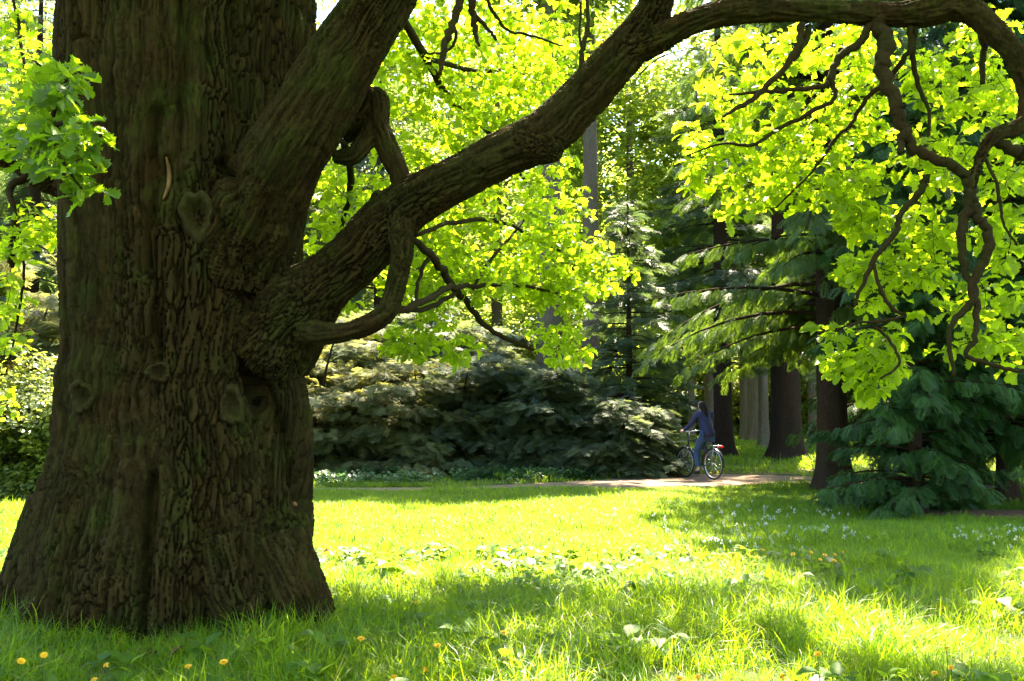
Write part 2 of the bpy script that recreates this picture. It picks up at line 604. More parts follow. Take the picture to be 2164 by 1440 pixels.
# ------------------------------------------------------------------ the setting: ground, path, bare earth
def ground_mat():
    m, nt, out = newmat('lawn_soil')
    N, L = nt.nodes.new, nt.links.new
    geo = N('ShaderNodeNewGeometry')
    n1 = N('ShaderNodeTexNoise'); n1.inputs['Scale'].default_value = 0.8; n1.inputs['Detail'].default_value = 6
    n2 = N('ShaderNodeTexNoise'); n2.inputs['Scale'].default_value = 30; n2.inputs['Detail'].default_value = 6
    L(geo.outputs['Position'], n1.inputs['Vector']); L(geo.outputs['Position'], n2.inputs['Vector'])
    mx = N('ShaderNodeMix'); mx.data_type = 'RGBA'
    mx.inputs['A'].default_value = (0.050, 0.080, 0.015, 1); mx.inputs['B'].default_value = (0.075, 0.105, 0.018, 1)
    L(n1.outputs['Fac'], mx.inputs['Factor'])
    mx2 = N('ShaderNodeMix'); mx2.data_type = 'RGBA'
    rg = N('ShaderNodeMapRange'); rg.inputs[1].default_value = .5; rg.inputs[2].default_value = .75
    L(n2.outputs['Fac'], rg.inputs[0]); L(rg.outputs[0], mx2.inputs['Factor'])
    L(mx.outputs['Result'], mx2.inputs['A']); mx2.inputs['B'].default_value = (0.055, 0.045, 0.02, 1)
    pr = N('ShaderNodeBsdfPrincipled'); pr.inputs['Roughness'].default_value = .9; pr.inputs['Specular IOR Level'].default_value = .2
    L(mx2.outputs['Result'], pr.inputs['Base Color'])
    bp = N('ShaderNodeBump'); bp.inputs['Distance'].default_value = .05
    L(n2.outputs['Fac'], bp.inputs['Height']); L(bp.outputs[0], pr.inputs['Normal'])
    L(pr.outputs[0], out.inputs[0])
    return m
M['ground'] = ground_mat()
M['path'] = plain('path_gravel', (0.20, 0.135, 0.085), 0.9, noise=(0.12, 0.085, 0.055), bump=0.01, scale=7, spec=.2)
M['mulch'] = plain('bark_mulch', (0.16, 0.085, 0.055), 0.9, noise=(0.09, 0.05, 0.033), bump=0.03, scale=14, spec=.2)
M['litter'] = plain('leaf_litter', (0.17, 0.115, 0.05), 0.9, noise=(0.10, 0.09, 0.03), bump=0.02, scale=5, spec=.2)

S = 600.0
gm = mesh_np('ground', [(-S, -S, 0), (S, -S, 0), (S, S, 0), (-S, S, 0)], np.array([[0, 1, 2, 3]]), False)
tag(obj('ground', gm, M['ground']), kind='structure')

def sheet(name, front, back, z, mat):
    """front/back edges as polylines (x,y) left to right"""
    n = 90
    def res(p):
        p = np.asarray(p, float)
        xs = np.linspace(p[0, 0], p[-1, 0], n)
        return xs, np.interp(xs, p[:, 0], p[:, 1])
    fx, fy = res(front); bx_, by = res(back)
    fy = fy + .08 * (vnoise(np.stack([fx * 1.3, fy * 0, fx * 0], 1)) - .5)
    by = by + .12 * (vnoise(np.stack([bx_ * 1.3, by * 0 + 5, bx_ * 0], 1)) - .5)
    K = 5
    v = []
    for k in range(K + 1):
        t = k / K
        zz = z + (0.012 if 0 < k < K else 0)
        v.append(np.stack([fx * (1 - t) + bx_ * t, fy * (1 - t) + by * t, np.full(n, zz)], 1))
    v = np.concatenate(v)
    f = [(k * n + i, k * n + i + 1, (k + 1) * n + i + 1, (k + 1) * n + i) for k in range(K) for i in range(n - 1)]
    return tag(obj(name, mesh_np(name, v, f), mat), kind='structure')

PATH_F = [(-60, 23.5), (-25, 19.6), (-6, 18.9), (-1, 19.1), (1.8, 19.7), (3.5, 20.1), (5.5, 20.6), (9, 19.6), (14, 17.8), (40, 14)]
PATH_B = [(-60, 25.2), (-25, 20.9), (-6, 20.2), (-1, 20.6), (1.8, 22.6), (3.0, 24.6), (5.0, 25.0), (7, 24.0), (9.5, 21.5), (14, 19.4), (40, 15.6)]
sheet('path', PATH_F, PATH_B, 0.004, M['path'])
sheet('bare_earth', [(5.2, 14.9), (7, 14.2), (10, 13.9), (16, 13.4)], [(5.2, 15.6), (7, 15.9), (10, 15.7), (16, 15.4)], 0.004, M['mulch'])
sheet('leaf_litter', [(3.0, 24.7), (4.5, 25.1), (5.2, 25.0), (9, 24.2)], [(3.0, 27.5), (4.5, 28.2), (5.2, 28.5), (9, 27)], 0.008, M['litter'])

def in_sheet(x, y, F, B):
    f = np.interp(x, [p[0] for p in F], [p[1] for p in F]); b = np.interp(x, [p[0] for p in B], [p[1] for p in B])
    return (y > f) & (y < b)

# ------------------------------------------------------------------ grass
def blade(r, h, w, lean, az, base):
    """one bent blade, four segments"""
    d = np.array([math.cos(az), math.sin(az), 0]); s = np.array([-d[1], d[0], 0])
    ta = r.uniform(-.9, .9)
    s2 = s * math.cos(ta) + d * math.sin(ta)
    V = []
    nseg = 4
    for i in range(nseg + 1):
        t = i / nseg
        p = base + d * lean * h * t * t + np.array([0, 0, h * (t - .42 * lean * t * t * t)])
        ww = w * (1 - t ** 2.2) * .5 + .0002
        V += [p - s2 * ww, p + s2 * ww]
    F = [(2 * i, 2 * i + 1, 2 * i + 3, 2 * i + 2) for i in range(nseg)]
    return V, F

def tuft(seed, n, rad, hmin, hmax, w, lean):
    r = np.random.default_rng(seed)
    V, F = [], []
    for i in range(n):
        a = r.uniform(0, 6.283); q = rad * math.sqrt(r.uniform())
        b = np.array([q * math.cos(a), q * math.sin(a), 0])
        h = r.uniform(hmin, hmax) * (1 if r.uniform() < .8 else .6)
        v, f = blade(r, h, w * r.uniform(.6, 1.3), lean * r.uniform(.2, 1.8), r.uniform(0, 6.283), b)
        F += [tuple(k + len(V) for k in q_) for q_ in f]; V += v
    return np.array(V), F
P_LONG = [proto('grass_tuft_shape', *tuft(s, 34, .10, .12, .34, .006, .75), M['grass']) for s in range(5)]
P_LONG += [proto('dry_grass_shape', *tuft(40, 5, .08, .16, .34, .005, .9), M['dry_grass'])]
P_MID = [proto('lawn_patch_shape', *tuft(10 + s, 70, .20, .05, .13, .006, .7), M['lawn']) for s in range(4)]
P_FAR = [proto('lawn_far_shape', *tuft(20 + s, 90, .45, .07, .16, .014, .7), M['lawn']) for s in range(3)]

TRUNK_C = W(370, 1250, 7.75)
def scatter_ground(name, d0, d1, dens, protos, smin, smax, tilt=.15, extra=3.0, mask=None, weights=None):
    n = int(dens * (d1 - d0) * (0.53 * (d0 + d1) + 2 * extra))
    y = np.sqrt(RNG.uniform(d0 ** 2, d1 ** 2, n * 2))
    hw = .53 * y + extra
    x = RNG.uniform(-1, 1, n * 2) * (0.53 * d1 + extra)
    k = (np.abs(x) < hw)
    k &= ~in_sheet(x, y, PATH_F, PATH_B)
    k &= ((x - TRUNK_C[0]) ** 2 + (y - 7.75) ** 2) > .95 ** 2
    inm = (x > 5.3) & in_sheet(x, y, [(5.2, 14.9), (7, 14.2), (10, 13.9), (16, 13.4)], [(5.2, 15.6), (7, 15.9), (10, 15.7), (16, 15.4)])
    k &= ~inm
    if mask is not None: k &= mask(x, y)
    x, y = x[k][:n], y[k][:n]
    m = len(x)
    hn = fbm(np.stack([x * .9, y * .9, x * 0], 1), 3, 5)
    s = (smin + (smax - smin) * np.clip((hn - .3) / .4, 0, 1)) * RNG.uniform(.75, 1.25, m)
    rot = np.stack([RNG.normal(0, tilt, m), RNG.normal(0, tilt, m), RNG.uniform(0, 6.283, m)], 1)
    idx = RNG.choice(len(protos), m, p=weights) if weights is not None else None
    return scatter(name, np.stack([x, y, np.zeros(m)], 1), rot, s, protos, idx=idx)

o = scatter_ground('long_grass', 3.6, 9.8, 115, P_LONG, .42, .95, .2, 2.5, weights=[.19, .19, .19, .19, .19, .05])
tag(o, 'long uncut bright green meadow grass growing round the oak', 'grass')
o = scatter_ground('lawn_grass', 8.8, 20.9, 75, P_MID, .7, 1.35, .12, 3)
tag(o, 'short lawn grass stretching from the oak to the gravel path', 'grass')
o = scatter_ground('far_grass', 20.3, 75, 5.5, P_FAR, .8, 1.5, .12, 4)
tag(o, 'grass growing under the trees beyond the path', 'grass')

# ================================================================== THE OAK
oak = thing('oak_tree', 'huge old oak with thick furrowed trunk and arching lateral limb', 'tree', (TRUNK_C[0], 7.75, 0))
OAKLOC = np.array([TRUNK_C[0], 7.75, 0])

# skeleton: (px, py, half width in px, distance)
SK = {
 'trunk': [(345, 1420, 300, 7.75), (345, 1340, 296, 7.75), (349, 1250, 290, 7.75), (357, 1150, 280, 7.75), (366, 1050, 264, 7.75), (368, 950, 246, 7.75), (368, 850, 230, 7.75),
           (374, 780, 224, 7.75), (385, 700, 230, 7.75), (392, 620, 236, 7.75), (393, 540, 240, 7.75), (391, 450, 248, 7.75), (391, 350, 256, 7.75), (392, 200, 262, 7.75),
           (395, 0, 266, 7.75), (402, -250, 250, 7.75), (410, -520, 215, 7.8), (430, -850, 160, 7.9), (450, -1250, 90, 8.0)],
 'stem': [(500, 560, 112, 7.35), (545, 440, 98, 7.12), (600, 330, 86, 6.95), (675, 205, 81, 6.85), (750, 80, 73, 6.8), (820, -30, 68, 6.8), (900, -160, 60, 6.85), (1010, -330, 50, 7.0), (1150, -520, 38, 7.3)],
 'limb': [(560, 720, 115, 7.5), (625, 650, 90, 7.35), (690, 595, 64, 7.25), (750, 545, 60, 7.2), (815, 475, 62, 7.15), (875, 428, 54, 7.1), (960, 380, 48, 7.0), (1050, 333, 49, 6.9), (1150, 285, 51, 6.8),
          (1215, 225, 48, 6.75), (1275, 160, 47, 6.7), (1330, 100, 45, 6.65), (1375, 40, 40, 6.6), (1400, -30, 36, 6.6), (1450, -150, 30, 6.8), (1520, -320, 24, 7.2), (1620, -520, 18, 7.8)],
 'arm': [(1335, 100, 42, 6.63), (1400, 78, 31, 6.55), (1450, 52, 27, 6.5), (1530, 27, 26, 6.45), (1640, 19, 26, 6.4), (1760, 25, 23, 6.35), (1880, 32, 25, 6.3), (1960, 24, 31, 6.25), (2010, 12, 32, 6.22), (2060, 30, 26, 6.2),
         (2110, 75, 23, 6.15), (2150, 125, 20, 6.1), (2172, 200, 18, 6.08), (2160, 262, 16, 6.05), (2100, 288, 14, 6.0), (2068, 340, 12, 6.0), (2048, 410, 11, 5.98)],
 'arm_up': [(1985, 20, 26, 6.25), (2010, -60, 24, 6.3), (2060, -180, 20, 6.4), (2160, -330, 15, 6.6)],
 'burl': [(720, 280, 30, 7.25), (765, 245, 38, 7.2), (793, 215, 33, 7.15), (800, 262, 24, 7.12), (822, 320, 24, 7.1), (845, 372, 22, 7.08), (852, 430, 22, 7.05)],
 'spur': [(795, 262, 22, 7.13), (768, 305, 22, 7.1), (745, 330, 20, 7.08), (705, 332, 15, 7.1)],
 'hook': [(845, 470, 30, 7.0), (850, 530, 25, 6.98), (838, 600, 23, 6.97), (818, 660, 22, 6.96), (770, 690, 21, 6.97), (710, 705, 20, 7.0), (640, 700, 30, 7.2)],
 'stub': [(1120, 300, 46, 6.78), (1160, 315, 36, 6.74), (1185, 326, 20, 6.72)],
 'broken': [(830, 440, 34, 7.12), (805, 425, 20, 7.1), (792, 405, 12, 7.1)],
 'buttress': [(560, 760, 70, 7.55), (590, 850, 62, 7.5), (598, 950, 62, 7.5), (598, 1080, 62, 7.5), (600, 1200, 62, 7.5), (615, 1300, 68, 7.45), (640, 1370, 60, 7.4)],
 'root_r': [(585, 1150, 68, 7.25), (625, 1250, 64, 7.12), (665, 1325, 50, 7.05), (712, 1378, 26, 7.0), (760, 1410, 10, 6.95)],
 'root_f': [(480, 1150, 70, 7.1), (500, 1270, 60, 6.95), (540, 1350, 36, 6.85), (580, 1400, 16, 6.8)],
 'root_l': [(130, 1060, 66, 7.5), (90, 1180, 66, 7.4), (45, 1270, 56, 7.3), (-10, 1335, 36, 7.25), (-70, 1375, 14, 7.2)],
 'root_m': [(240, 1150, 70, 7.05), (215, 1260, 66, 6.92), (190, 1350, 42, 6.82), (170, 1400, 20, 6.75)],
 'root_b': [(360, 1150, 70, 8.3), (380, 1250, 60, 8.7), (420, 1290, 30, 9.1)],
 'bough_left': [(250, 400, 60, 8.1), (140, 390, 34, 8.2), (90, 380, 24, 8.15), (40, 352, 16, 8.1), (-20, 330, 12, 8.0), (-80, 300, 8, 7.9)],
 'high_a': [(400, -420, 130, 7.8), (520, -620, 95, 8.8), (700, -700, 70, 10.2), (900, -560, 50, 12.0), (1050, -420, 26, 14.0)],
 'high_b': [(420, -600, 110, 7.8), (250, -800, 80, 9.0), (150, -650, 50, 11.0), (120, -430, 26, 13.2)],
 'high_c': [(400, -500, 110, 7.7), (500, -1100, 80, 6.2), (700, -2000, 60, 4.6), (1000, -4200, 36, 2.6)],
}
rem = MB()
AX = []                                   # skeleton samples: position, tangent, n, b, arc length, radius, id
for si, (nm, L) in enumerate(SK.items()):
    P = np.array([W(a, b, d) for a, b, h, d in L])
    rr = np.array([h / FPX * d for a, b, h, d in L])
    C = catmull(np.column_stack([P, rr]), 7)
    Pc, rc = C[:, :3], np.maximum(C[:, 3], .01)
    v, f = tube(Pc, rc, 28 if rc.max() > .3 else 16)
    rem.add(v, f)
    T, N_, B_ = frames(Pc)
    s = np.concatenate([[0], np.cumsum(np.linalg.norm(np.diff(Pc, axis=0), axis=1))])
    for i in range(len(Pc)):
        AX.append((*Pc[i], *T[i], *N_[i], *B_[i], s[i] + si * 7.3, rc[i], .8 if nm[:4] in ('root', 'butt') else (.60 if nm in ('stem', 'limb') else (.5 if nm == 'arm' else rc[i]))))
AX = np.array(AX)
mesh0 = rem.mesh('trunk_raw')
tmp = bpy.data.objects.new('tmp', mesh0)
COL.objects.link(tmp)
md = tmp.modifiers.new('r', 'REMESH'); md.mode = 'VOXEL'; md.voxel_size = 0.0105; md.adaptivity = 0
md = tmp.modifiers.new('s', 'SMOOTH'); md.factor = .5; md.iterations = 14
dg = bpy.context.evaluated_depsgraph_get()
tm = bpy.data.meshes.new_from_object(tmp.evaluated_get(dg))
bpy.data.objects.remove(tmp); bpy.data.meshes.remove(mesh0)
nv = len(tm.vertices)
co = np.empty(nv * 3); tm.vertices.foreach_get('co', co); co = co.reshape(-1, 3)
no = np.empty(nv * 3); tm.vertex_normals.foreach_get('vector', no); no = no.reshape(-1, 3)
# nearest axis sample (signed by radius)
best = np.empty(nv, int)
c32 = co.astype(np.float32); a32 = AX[:, :3].astype(np.float32)
aa = (a32 ** 2).sum(1); rr32 = (AX[:, 13] * .98).astype(np.float32)
for a in range(0, nv, 20000):
    c = c32[a:a + 20000]
    d = np.sqrt(np.maximum((c ** 2).sum(1)[:, None] + aa[None] - 2 * c @ a32.T, 0)) - rr32[None]
    best[a:a + 20000] = d.argmin(1)
A = AX[best]
off = co - A[:, :3]
ds = (off * A[:, 3:6]).sum(1)
lc = np.stack([(off * A[:, 6:9]).sum(1), (off * A[:, 9:12]).sum(1), A[:, 12] + ds], 1)
rad = A[:, 13]
k = np.clip(A[:, 14] / .75, .5, 1.0)
# long broad flutes on the trunk
ang = np.arctan2(lc[:, 1], lc[:, 0])
fl = fbm(np.stack([np.cos(ang) * 3.2, np.sin(ang) * 3.2, lc[:, 2] * .35], 1), 3, 21) - .5
lump = fbm(co * np.array([2.6, 2.6, 1.6]), 2, 31) - .5
disp = fl * .20 * np.clip((rad - .2) / .5, 0, 1) + lump * .07 * np.clip(rad / .5, .25, 1)
# furrows cut and ridges raised where the trunk shows them (surveyed on the camera side)
px, py, dep = proj(co)
facing = (no * (np.array([0, 0, HC]) - co)).sum(1) > 0
def seg_dist(path):
    d = np.full(nv, 1e9)
    for (x0, y0), (x1, y1) in zip(path[:-1], path[1:]):
        t = np.clip(((px - x0) * (x1 - x0) + (py - y0) * (y1 - y0)) / ((x1 - x0) ** 2 + (y1 - y0) ** 2), 0, 1)
        d = np.minimum(d, np.hypot(px - x0 - t * (x1 - x0), py - y0 - t * (y1 - y0)))
    return d
wob = (vnoise(co * 5, 41) - .5) * 16
for path, w, dp in [
    ([(318, 1005), (310, 1120), (305, 1250), (300, 1345)], 13, -.16),
    ([(330, 240), (322, 330), (318, 480), (320, 620), (332, 760)], 15, -.10),
    ([(385, 0), (392, 120), (380, 260), (372, 330)], 12, -.07),
    ([(350, 330), (358, 380), (345, 420)], 8, -.06),
    ([(505, 0), (500, 150), (485, 350)], 14, -.08),
    ([(525, 790), (560, 860), (600, 920), (625, 1000), (640, 1060)], 24, -.16),
    ([(478, 350), (488, 420)], 14, -.10),
    ([(470, 470), (480, 560)], 9, -.05),
    ([(150, 790), (200, 770), (330, 760), (450, 790)], 30, .03),
    ([(560, 430), (530, 560), (520, 700)], 16, -.05),
    ([(130, 880), (110, 1000), (85, 1150), (50, 1260)], 22, -.06),
    ([(420, 1000), (410, 1150), (390, 1340)], 16, -.06),
    ([(430, 520), (440, 640), (470, 760)], 40, .05),
    ([(590, 500), (575, 640), (580, 760)], 16, .03),
    ([(640, 900), (650, 1050), (645, 1200)], 12, .03)]:
    dd = seg_dist(path) + wob
    disp += np.where(facing & (rad > .06), dp * np.exp(-(dd / w) ** 2), 0)
# bark plates: elongated cells with deep joints
q = lc / (np.array([.036, .036, .46]) * k[:, None])
wv = np.stack([vnoise(lc * 6, 50 + i) - .5 for i in range(3)], 1)
q = q + wv * np.array([1.5, 1.5, 1.2])
F1, F2, ID = worley(q, 60)
joint = sstep(0.0, .15, F2 - F1)
# fine upright ridging between the plates
fib = 1 - np.abs(2 * fbm(lc / (np.array([.030, .030, .50]) * k[:, None]) + wv * 1.2, 3, 90) - 1)
grain = fbm(lc / np.array([.02, .02, .05]), 2, 95) - .5
zone = sstep(.38, .62, vnoise(lc * np.array([1.6, 1.6, .7]), 97))      # plated here, stringy there
disp += k * (.060 * (joint - 1) * (.22 + .78 * zone) + .010 * (ID - .5) + .062 * (fib - .75) * (1.2 - .75 * zone) + .010 * grain)
co2 = co + no * disp[:, None]
tm.vertices.foreach_set('co', (co2 - OAKLOC).ravel())
at = tm.attributes.new('cell', 'FLOAT', 'POINT'); at.data.foreach_set('value', ID.astype(np.float32))
tm.polygons.foreach_set('use_smooth', np.ones(len(tm.polygons), bool))
tm.update()
tm.name = 'trunk'
tm.materials.clear()
trunk = obj('trunk', tm, M['oak_bark'], oak)

# ---- healed branch scars, each a callus ring round a sunken face
bvh = BVHTree.FromObject(trunk, bpy.context.evaluated_depsgraph_get())
def hit(px_, py_):
    d = W(px_, py_, 5.0) - np.array([0, 0, HC])
    loc, n, i, dist = bvh.ray_cast(Vector(np.array([0, 0, HC]) - OAKLOC), Vector(d).normalized())
    return (np.array(loc), np.array(n)) if loc is not None else (None, None)
def knot(px_, py_, wpx, hpx, name='callus_knot', deep=.5, tilt=0.0, seed=0):
    p, n = hit(px_, py_)
    if p is None: return
    n = nrm(np.array([n[0] * .4, -1.0, n[2] * .2]))
    x = nrm(np.cross(np.array([0, 0, 1.0]), n)); z = np.cross(n, x)
    x, z = x * math.cos(tilt) + z * math.sin(tilt), z * math.cos(tilt) - x * math.sin(tilt)
    D = 6.9 / FPX
    a_, b_ = wpx * D, hpx * D
    prof = [(1.12, -.05), (1.06, .012), (.94, .04), (.82, .044), (.70, .032), (.60, .010), (.45, -.010 * deep), (.25, -.025 * deep), (.10, -.05 * deep), (0.02, -.07 * deep)]
    K = 40
    v = []
    for ri, (rr, hh) in enumerate(prof):
        for j in range(K):
            t = 2 * math.pi * j / K
            w = 1 + .10 * math.sin(3 * t + seed) + .06 * math.sin(7 * t + 2 * seed)
            hn = hh + .008 * math.sin(11 * t + ri + seed) * (rr > .2)
            v.append(p + x * a_ * rr * w * math.cos(t) + z * b_ * rr * w * math.sin(t) + n * (hn * 1.0 + .024))
    f = [(i * K + j, i * K + (j + 1) % K, (i + 1) * K + (j + 1) % K, (i + 1) * K + j) for i in range(len(prof) - 1) for j in range(K)]
    f.append(tuple((len(prof) - 1) * K + j for j in range(K)))
    return obj(name, mesh_np(name, np.array(v), f), M['callus'], trunk)
for i, a in enumerate([(418, 456, 34, 52, 'callus_knot', 1.6, .12), (175, 838, 24, 33, 'callus_knot', .4, .2), (490, 858, 24, 42, 'callus_knot', .3, .05), (335, 788, 24, 20, 'callus_knot', .2, 0)]):
    knot(*a, seed=i * 1.7)
# strip of bare wood beside the upper furrow and a small torn patch low on the right
for pth, w in (([(350, 330), (358, 365), (354, 395), (346, 425)], .016), ([(617, 1062), (626, 1072)], .018)):
    pts = []
    for a, b in pth:
        p, n = hit(a, b)
        if p is not None: pts.append(p + n * .012)
    if len(pts) > 1:
        C = catmull(np.array(pts), 5)
        t = np.linspace(0, 1, len(C))
        v, f = tube(C, w * np.sin(np.pi * (t * .9 + .05)) + .003, 7)
        MB().add(v, f).build('bare_wood', M['raw_wood'], trunk)

# ---- branches: (px,py,half width px, distance); each hangs from the limbs
BR = [
 [(1852, 45, 17, 6.3), (1872, 90, 18, 6.25), (1862, 130, 16, 6.2), (1880, 190, 15, 6.15), (1903, 255, 13, 6.1), (1915, 295, 13, 6.1), (1950, 325, 12, 6.05), (2005, 345, 12, 6.0), (2048, 390, 12, 6.0), (2042, 450, 12, 5.98), (2030, 520, 9, 5.97), (2048, 590, 7, 5.95), (2068, 620, 5, 5.95)],
 [(2048, 400, 11, 5.98), (2062, 450, 11, 5.97), (2088, 490, 11, 5.95), (2085, 540, 11, 5.93), (2060, 590, 10, 5.92), (2050, 640, 8, 5.9), (2010, 690, 6, 5.9), (2008, 740, 5, 5.9), (2016, 795, 4, 5.9)],
 [(2056, 610, 8, 5.92), (2064, 660, 7, 5.9), (2058, 720, 6, 5.88), (2040, 752, 5, 5.88), (2090, 770, 5, 5.87), (2150, 785, 4, 5.85), (2170, 780, 3, 5.85)],
 [(1905, 285, 8, 6.1), (1903, 325, 7, 6.05)],
 [(1692, 50, 8, 6.35), (1690, 95, 8, 6.3), (1655, 148, 7, 6.25), (1605, 198, 6, 6.2), (1560, 228, 5, 6.15), (1527, 247, 3, 6.1)],
 [(1708, 50, 7, 6.37), (1700, 90, 7, 6.35), (1668, 135, 6, 6.3)],
 [(1838, 50, 9, 6.3), (1815, 92, 9, 6.3), (1775, 118, 8, 6.3), (1757, 158, 8, 6.3), (1742, 182, 6, 6.3), (1660, 192, 5, 6.3), (1600, 196, 4, 6.3), (1540, 200, 2, 6.3)],
 [(1755, 160, 6, 6.3), (1762, 210, 5, 6.3), (1700, 245, 5, 6.35), (1640, 275, 4, 6.4), (1590, 306, 4, 6.4), (1525, 304, 2.5, 6.4), (1450, 330, 1.5, 6.4)],
 [(1925, 55, 7, 6.27), (1920, 110, 6, 6.3), (1880, 165, 6, 6.4), (1830, 210, 5, 6.45), (1800, 260, 4, 6.5), (1760, 300, 4, 6.5), (1735, 340, 3, 6.5), (1700, 380, 2.5, 6.5), (1640, 440, 2, 6.5)],
 [(1935, 55, 7, 6.27), (1930, 130, 6, 6.35), (1945, 195, 5, 6.4), (1965, 240, 4, 6.4), (1960, 300, 3, 6.4)],
 [(2075, 50, 8, 6.2), (2078, 110, 7, 6.3), (2075, 180, 6, 6.3)],
 [(1955, 372, 9, 6.1), (1945, 405, 8, 6.1), (1905, 450, 7, 6.1), (1893, 490, 6, 6.1), (1850, 545, 6, 6.1), (1815, 620, 4, 6.1), (1806, 650, 2, 6.1)],
 [(1848, 560, 4, 6.1), (1860, 610, 4, 6.05), (1885, 650, 4, 6.0), (1915, 668, 3, 6.0)],
 [(1848, 690, 4, 6.0), (1880, 720, 3.5, 6.0), (1900, 770, 3, 5.95), (1860, 800, 2, 5.95)],
 [(1915, 668, 3, 6.0), (1860, 680, 3.5, 6.0), (1815, 682, 2.5, 6.0), (1760, 700, 1.5, 6.0)],
 [(2172, 330, 16, 6.05), (2140, 315, 13, 6.03), (2100, 292, 11, 6.0)],
 [(2080, 330, 4, 6.0), (2110, 400, 4, 5.95), (2120, 470, 3, 5.95), (2150, 520, 2.5, 5.9)],
 [(975, -20, 10, 6.5), (960, 40, 9, 6.45), (940, 100, 8, 6.4), (930, 160, 4, 6.38)],
 [(960, 50, 4, 6.45), (962, 90, 3.5, 6.5), (940, 110, 3, 6.5), (900, 115, 2, 6.5)],
 [(990, -20, 9, 6.6), (1000, 30, 8, 6.6), (1005, 70, 6, 6.6), (1013, 98, 3, 6.6)],
 [(1000, 30, 5, 6.6), (1030, 60, 4.5, 6.6), (1050, 85, 3, 6.6)],
 [(1020, -20, 4, 7.0), (1045, 30, 4, 7.1), (1075, 65, 3, 7.2), (1120, 75, 3, 7.3), (1190, 98, 2, 7.4)],
 [(1232, 165, 7, 6.72), (1228, 120, 6, 6.75), (1242, 60, 5, 6.8), (1240, -20, 4, 6.9)],
 [(1232, 130, 4, 6.75), (1226, 80, 3, 6.8), (1228, 0, 3, 6.9)],
 [(870, 505, 7, 7.3), (915, 545, 9, 7.6), (955, 600, 8, 8.0), (985, 640, 7, 8.3), (1030, 690, 6, 8.6), (1080, 720, 5, 8.8), (1140, 745, 3, 9.0)],
 [(835, 660, 8, 7.0), (890, 640, 8, 7.3), (945, 610, 7, 7.7), (1010, 605, 5, 8.1), (1100, 605, 4, 8.5), (1180, 620, 2, 8.9)],
 [(830, 655, 6, 7.0), (900, 652, 6, 7.5), (960, 620, 5, 8.0)],
 [(905, 545, 5, 7.5), (885, 590, 4, 7.4), (880, 640, 4, 7.3)],
 [(1000, 610, 4, 8.1), (1030, 560, 4, 8.6), (1080, 500, 3, 9.2), (1130, 440, 2, 9.6)],
 [(880, 500, 5, 7.4), (960, 470, 5, 8.0), (1060, 470, 4, 9.0), (1160, 520, 3, 9.6), (1260, 565, 2, 9.8)],
 [(820, -20, 10, 7.0), (900, 120, 9, 8.2), (960, 220, 7, 9.0), (1050, 300, 5, 9.6), (1120, 400, 3, 10.0)],
 [(900, 120, 6, 8.2), (1000, 150, 5, 9.0), (1100, 140, 3, 9.6), (1190, 120, 2, 10)],
 [(730, 300, 9, 7.6), (740, 400, 7, 8.2), (720, 480, 5, 8.8), (700, 560, 3, 9.2)],
 [(60, 372, 9, 8.1), (20, 400, 8, 8.0), (30, 450, 6, 7.9), (25, 530, 9, 7.9), (25, 565, 5, 7.9)],
 [(30, 440, 4, 7.9), (50, 560, 3, 7.9), (40, 660, 3, 7.9), (20, 760, 2, 7.9)],
 [(95, 360, 10, 8.1), (70, 340, 8, 7.6), (75, 300, 7, 6.6), (110, 270, 6, 5.6), (150, 260, 4, 5.2), (190, 270, 3, 5.05)],
 [(75, 310, 5, 6.8), (30, 310, 4, 6.4), (5, 300, 3, 6.2)],
 [(110, 270, 4, 5.6), (120, 320, 4, 5.3), (150, 370, 3, 5.1), (175, 400, 2, 5.05)],
 [(110, 270, 4, 5.6), (120, 210, 4, 5.4), (140, 170, 2.5, 5.3)],
 [(100, 360, 6, 8.2), (60, 200, 5, 8.6), (40, 60, 4, 8.8), (20, -40, 3, 9)],
]
TW = []                                    # points twigs can spring from
for L in BR:
    P = np.array([W(a, b, d) for a, b, h, d in L])
    rr = np.array([h / FPX * d for a, b, h, d in L])
    C = catmull(np.column_stack([P, rr]), 6)
    C[:, :3] += (RNG.random((len(C), 3)) - .5) * C[:, 3:4] * .9
    v, f = tube(C[:, :3], np.maximum(C[:, 3], .002), 8 if rr.max() > .012 else 5, lump=.25)
    MB().add(v - OAKLOC, f).build('branch', M['branch_bark'], oak)
    TW += list(C[:, :3])
TW += [a[:3] for a in AX if a[13] < .22]
TW = np.array(TW)

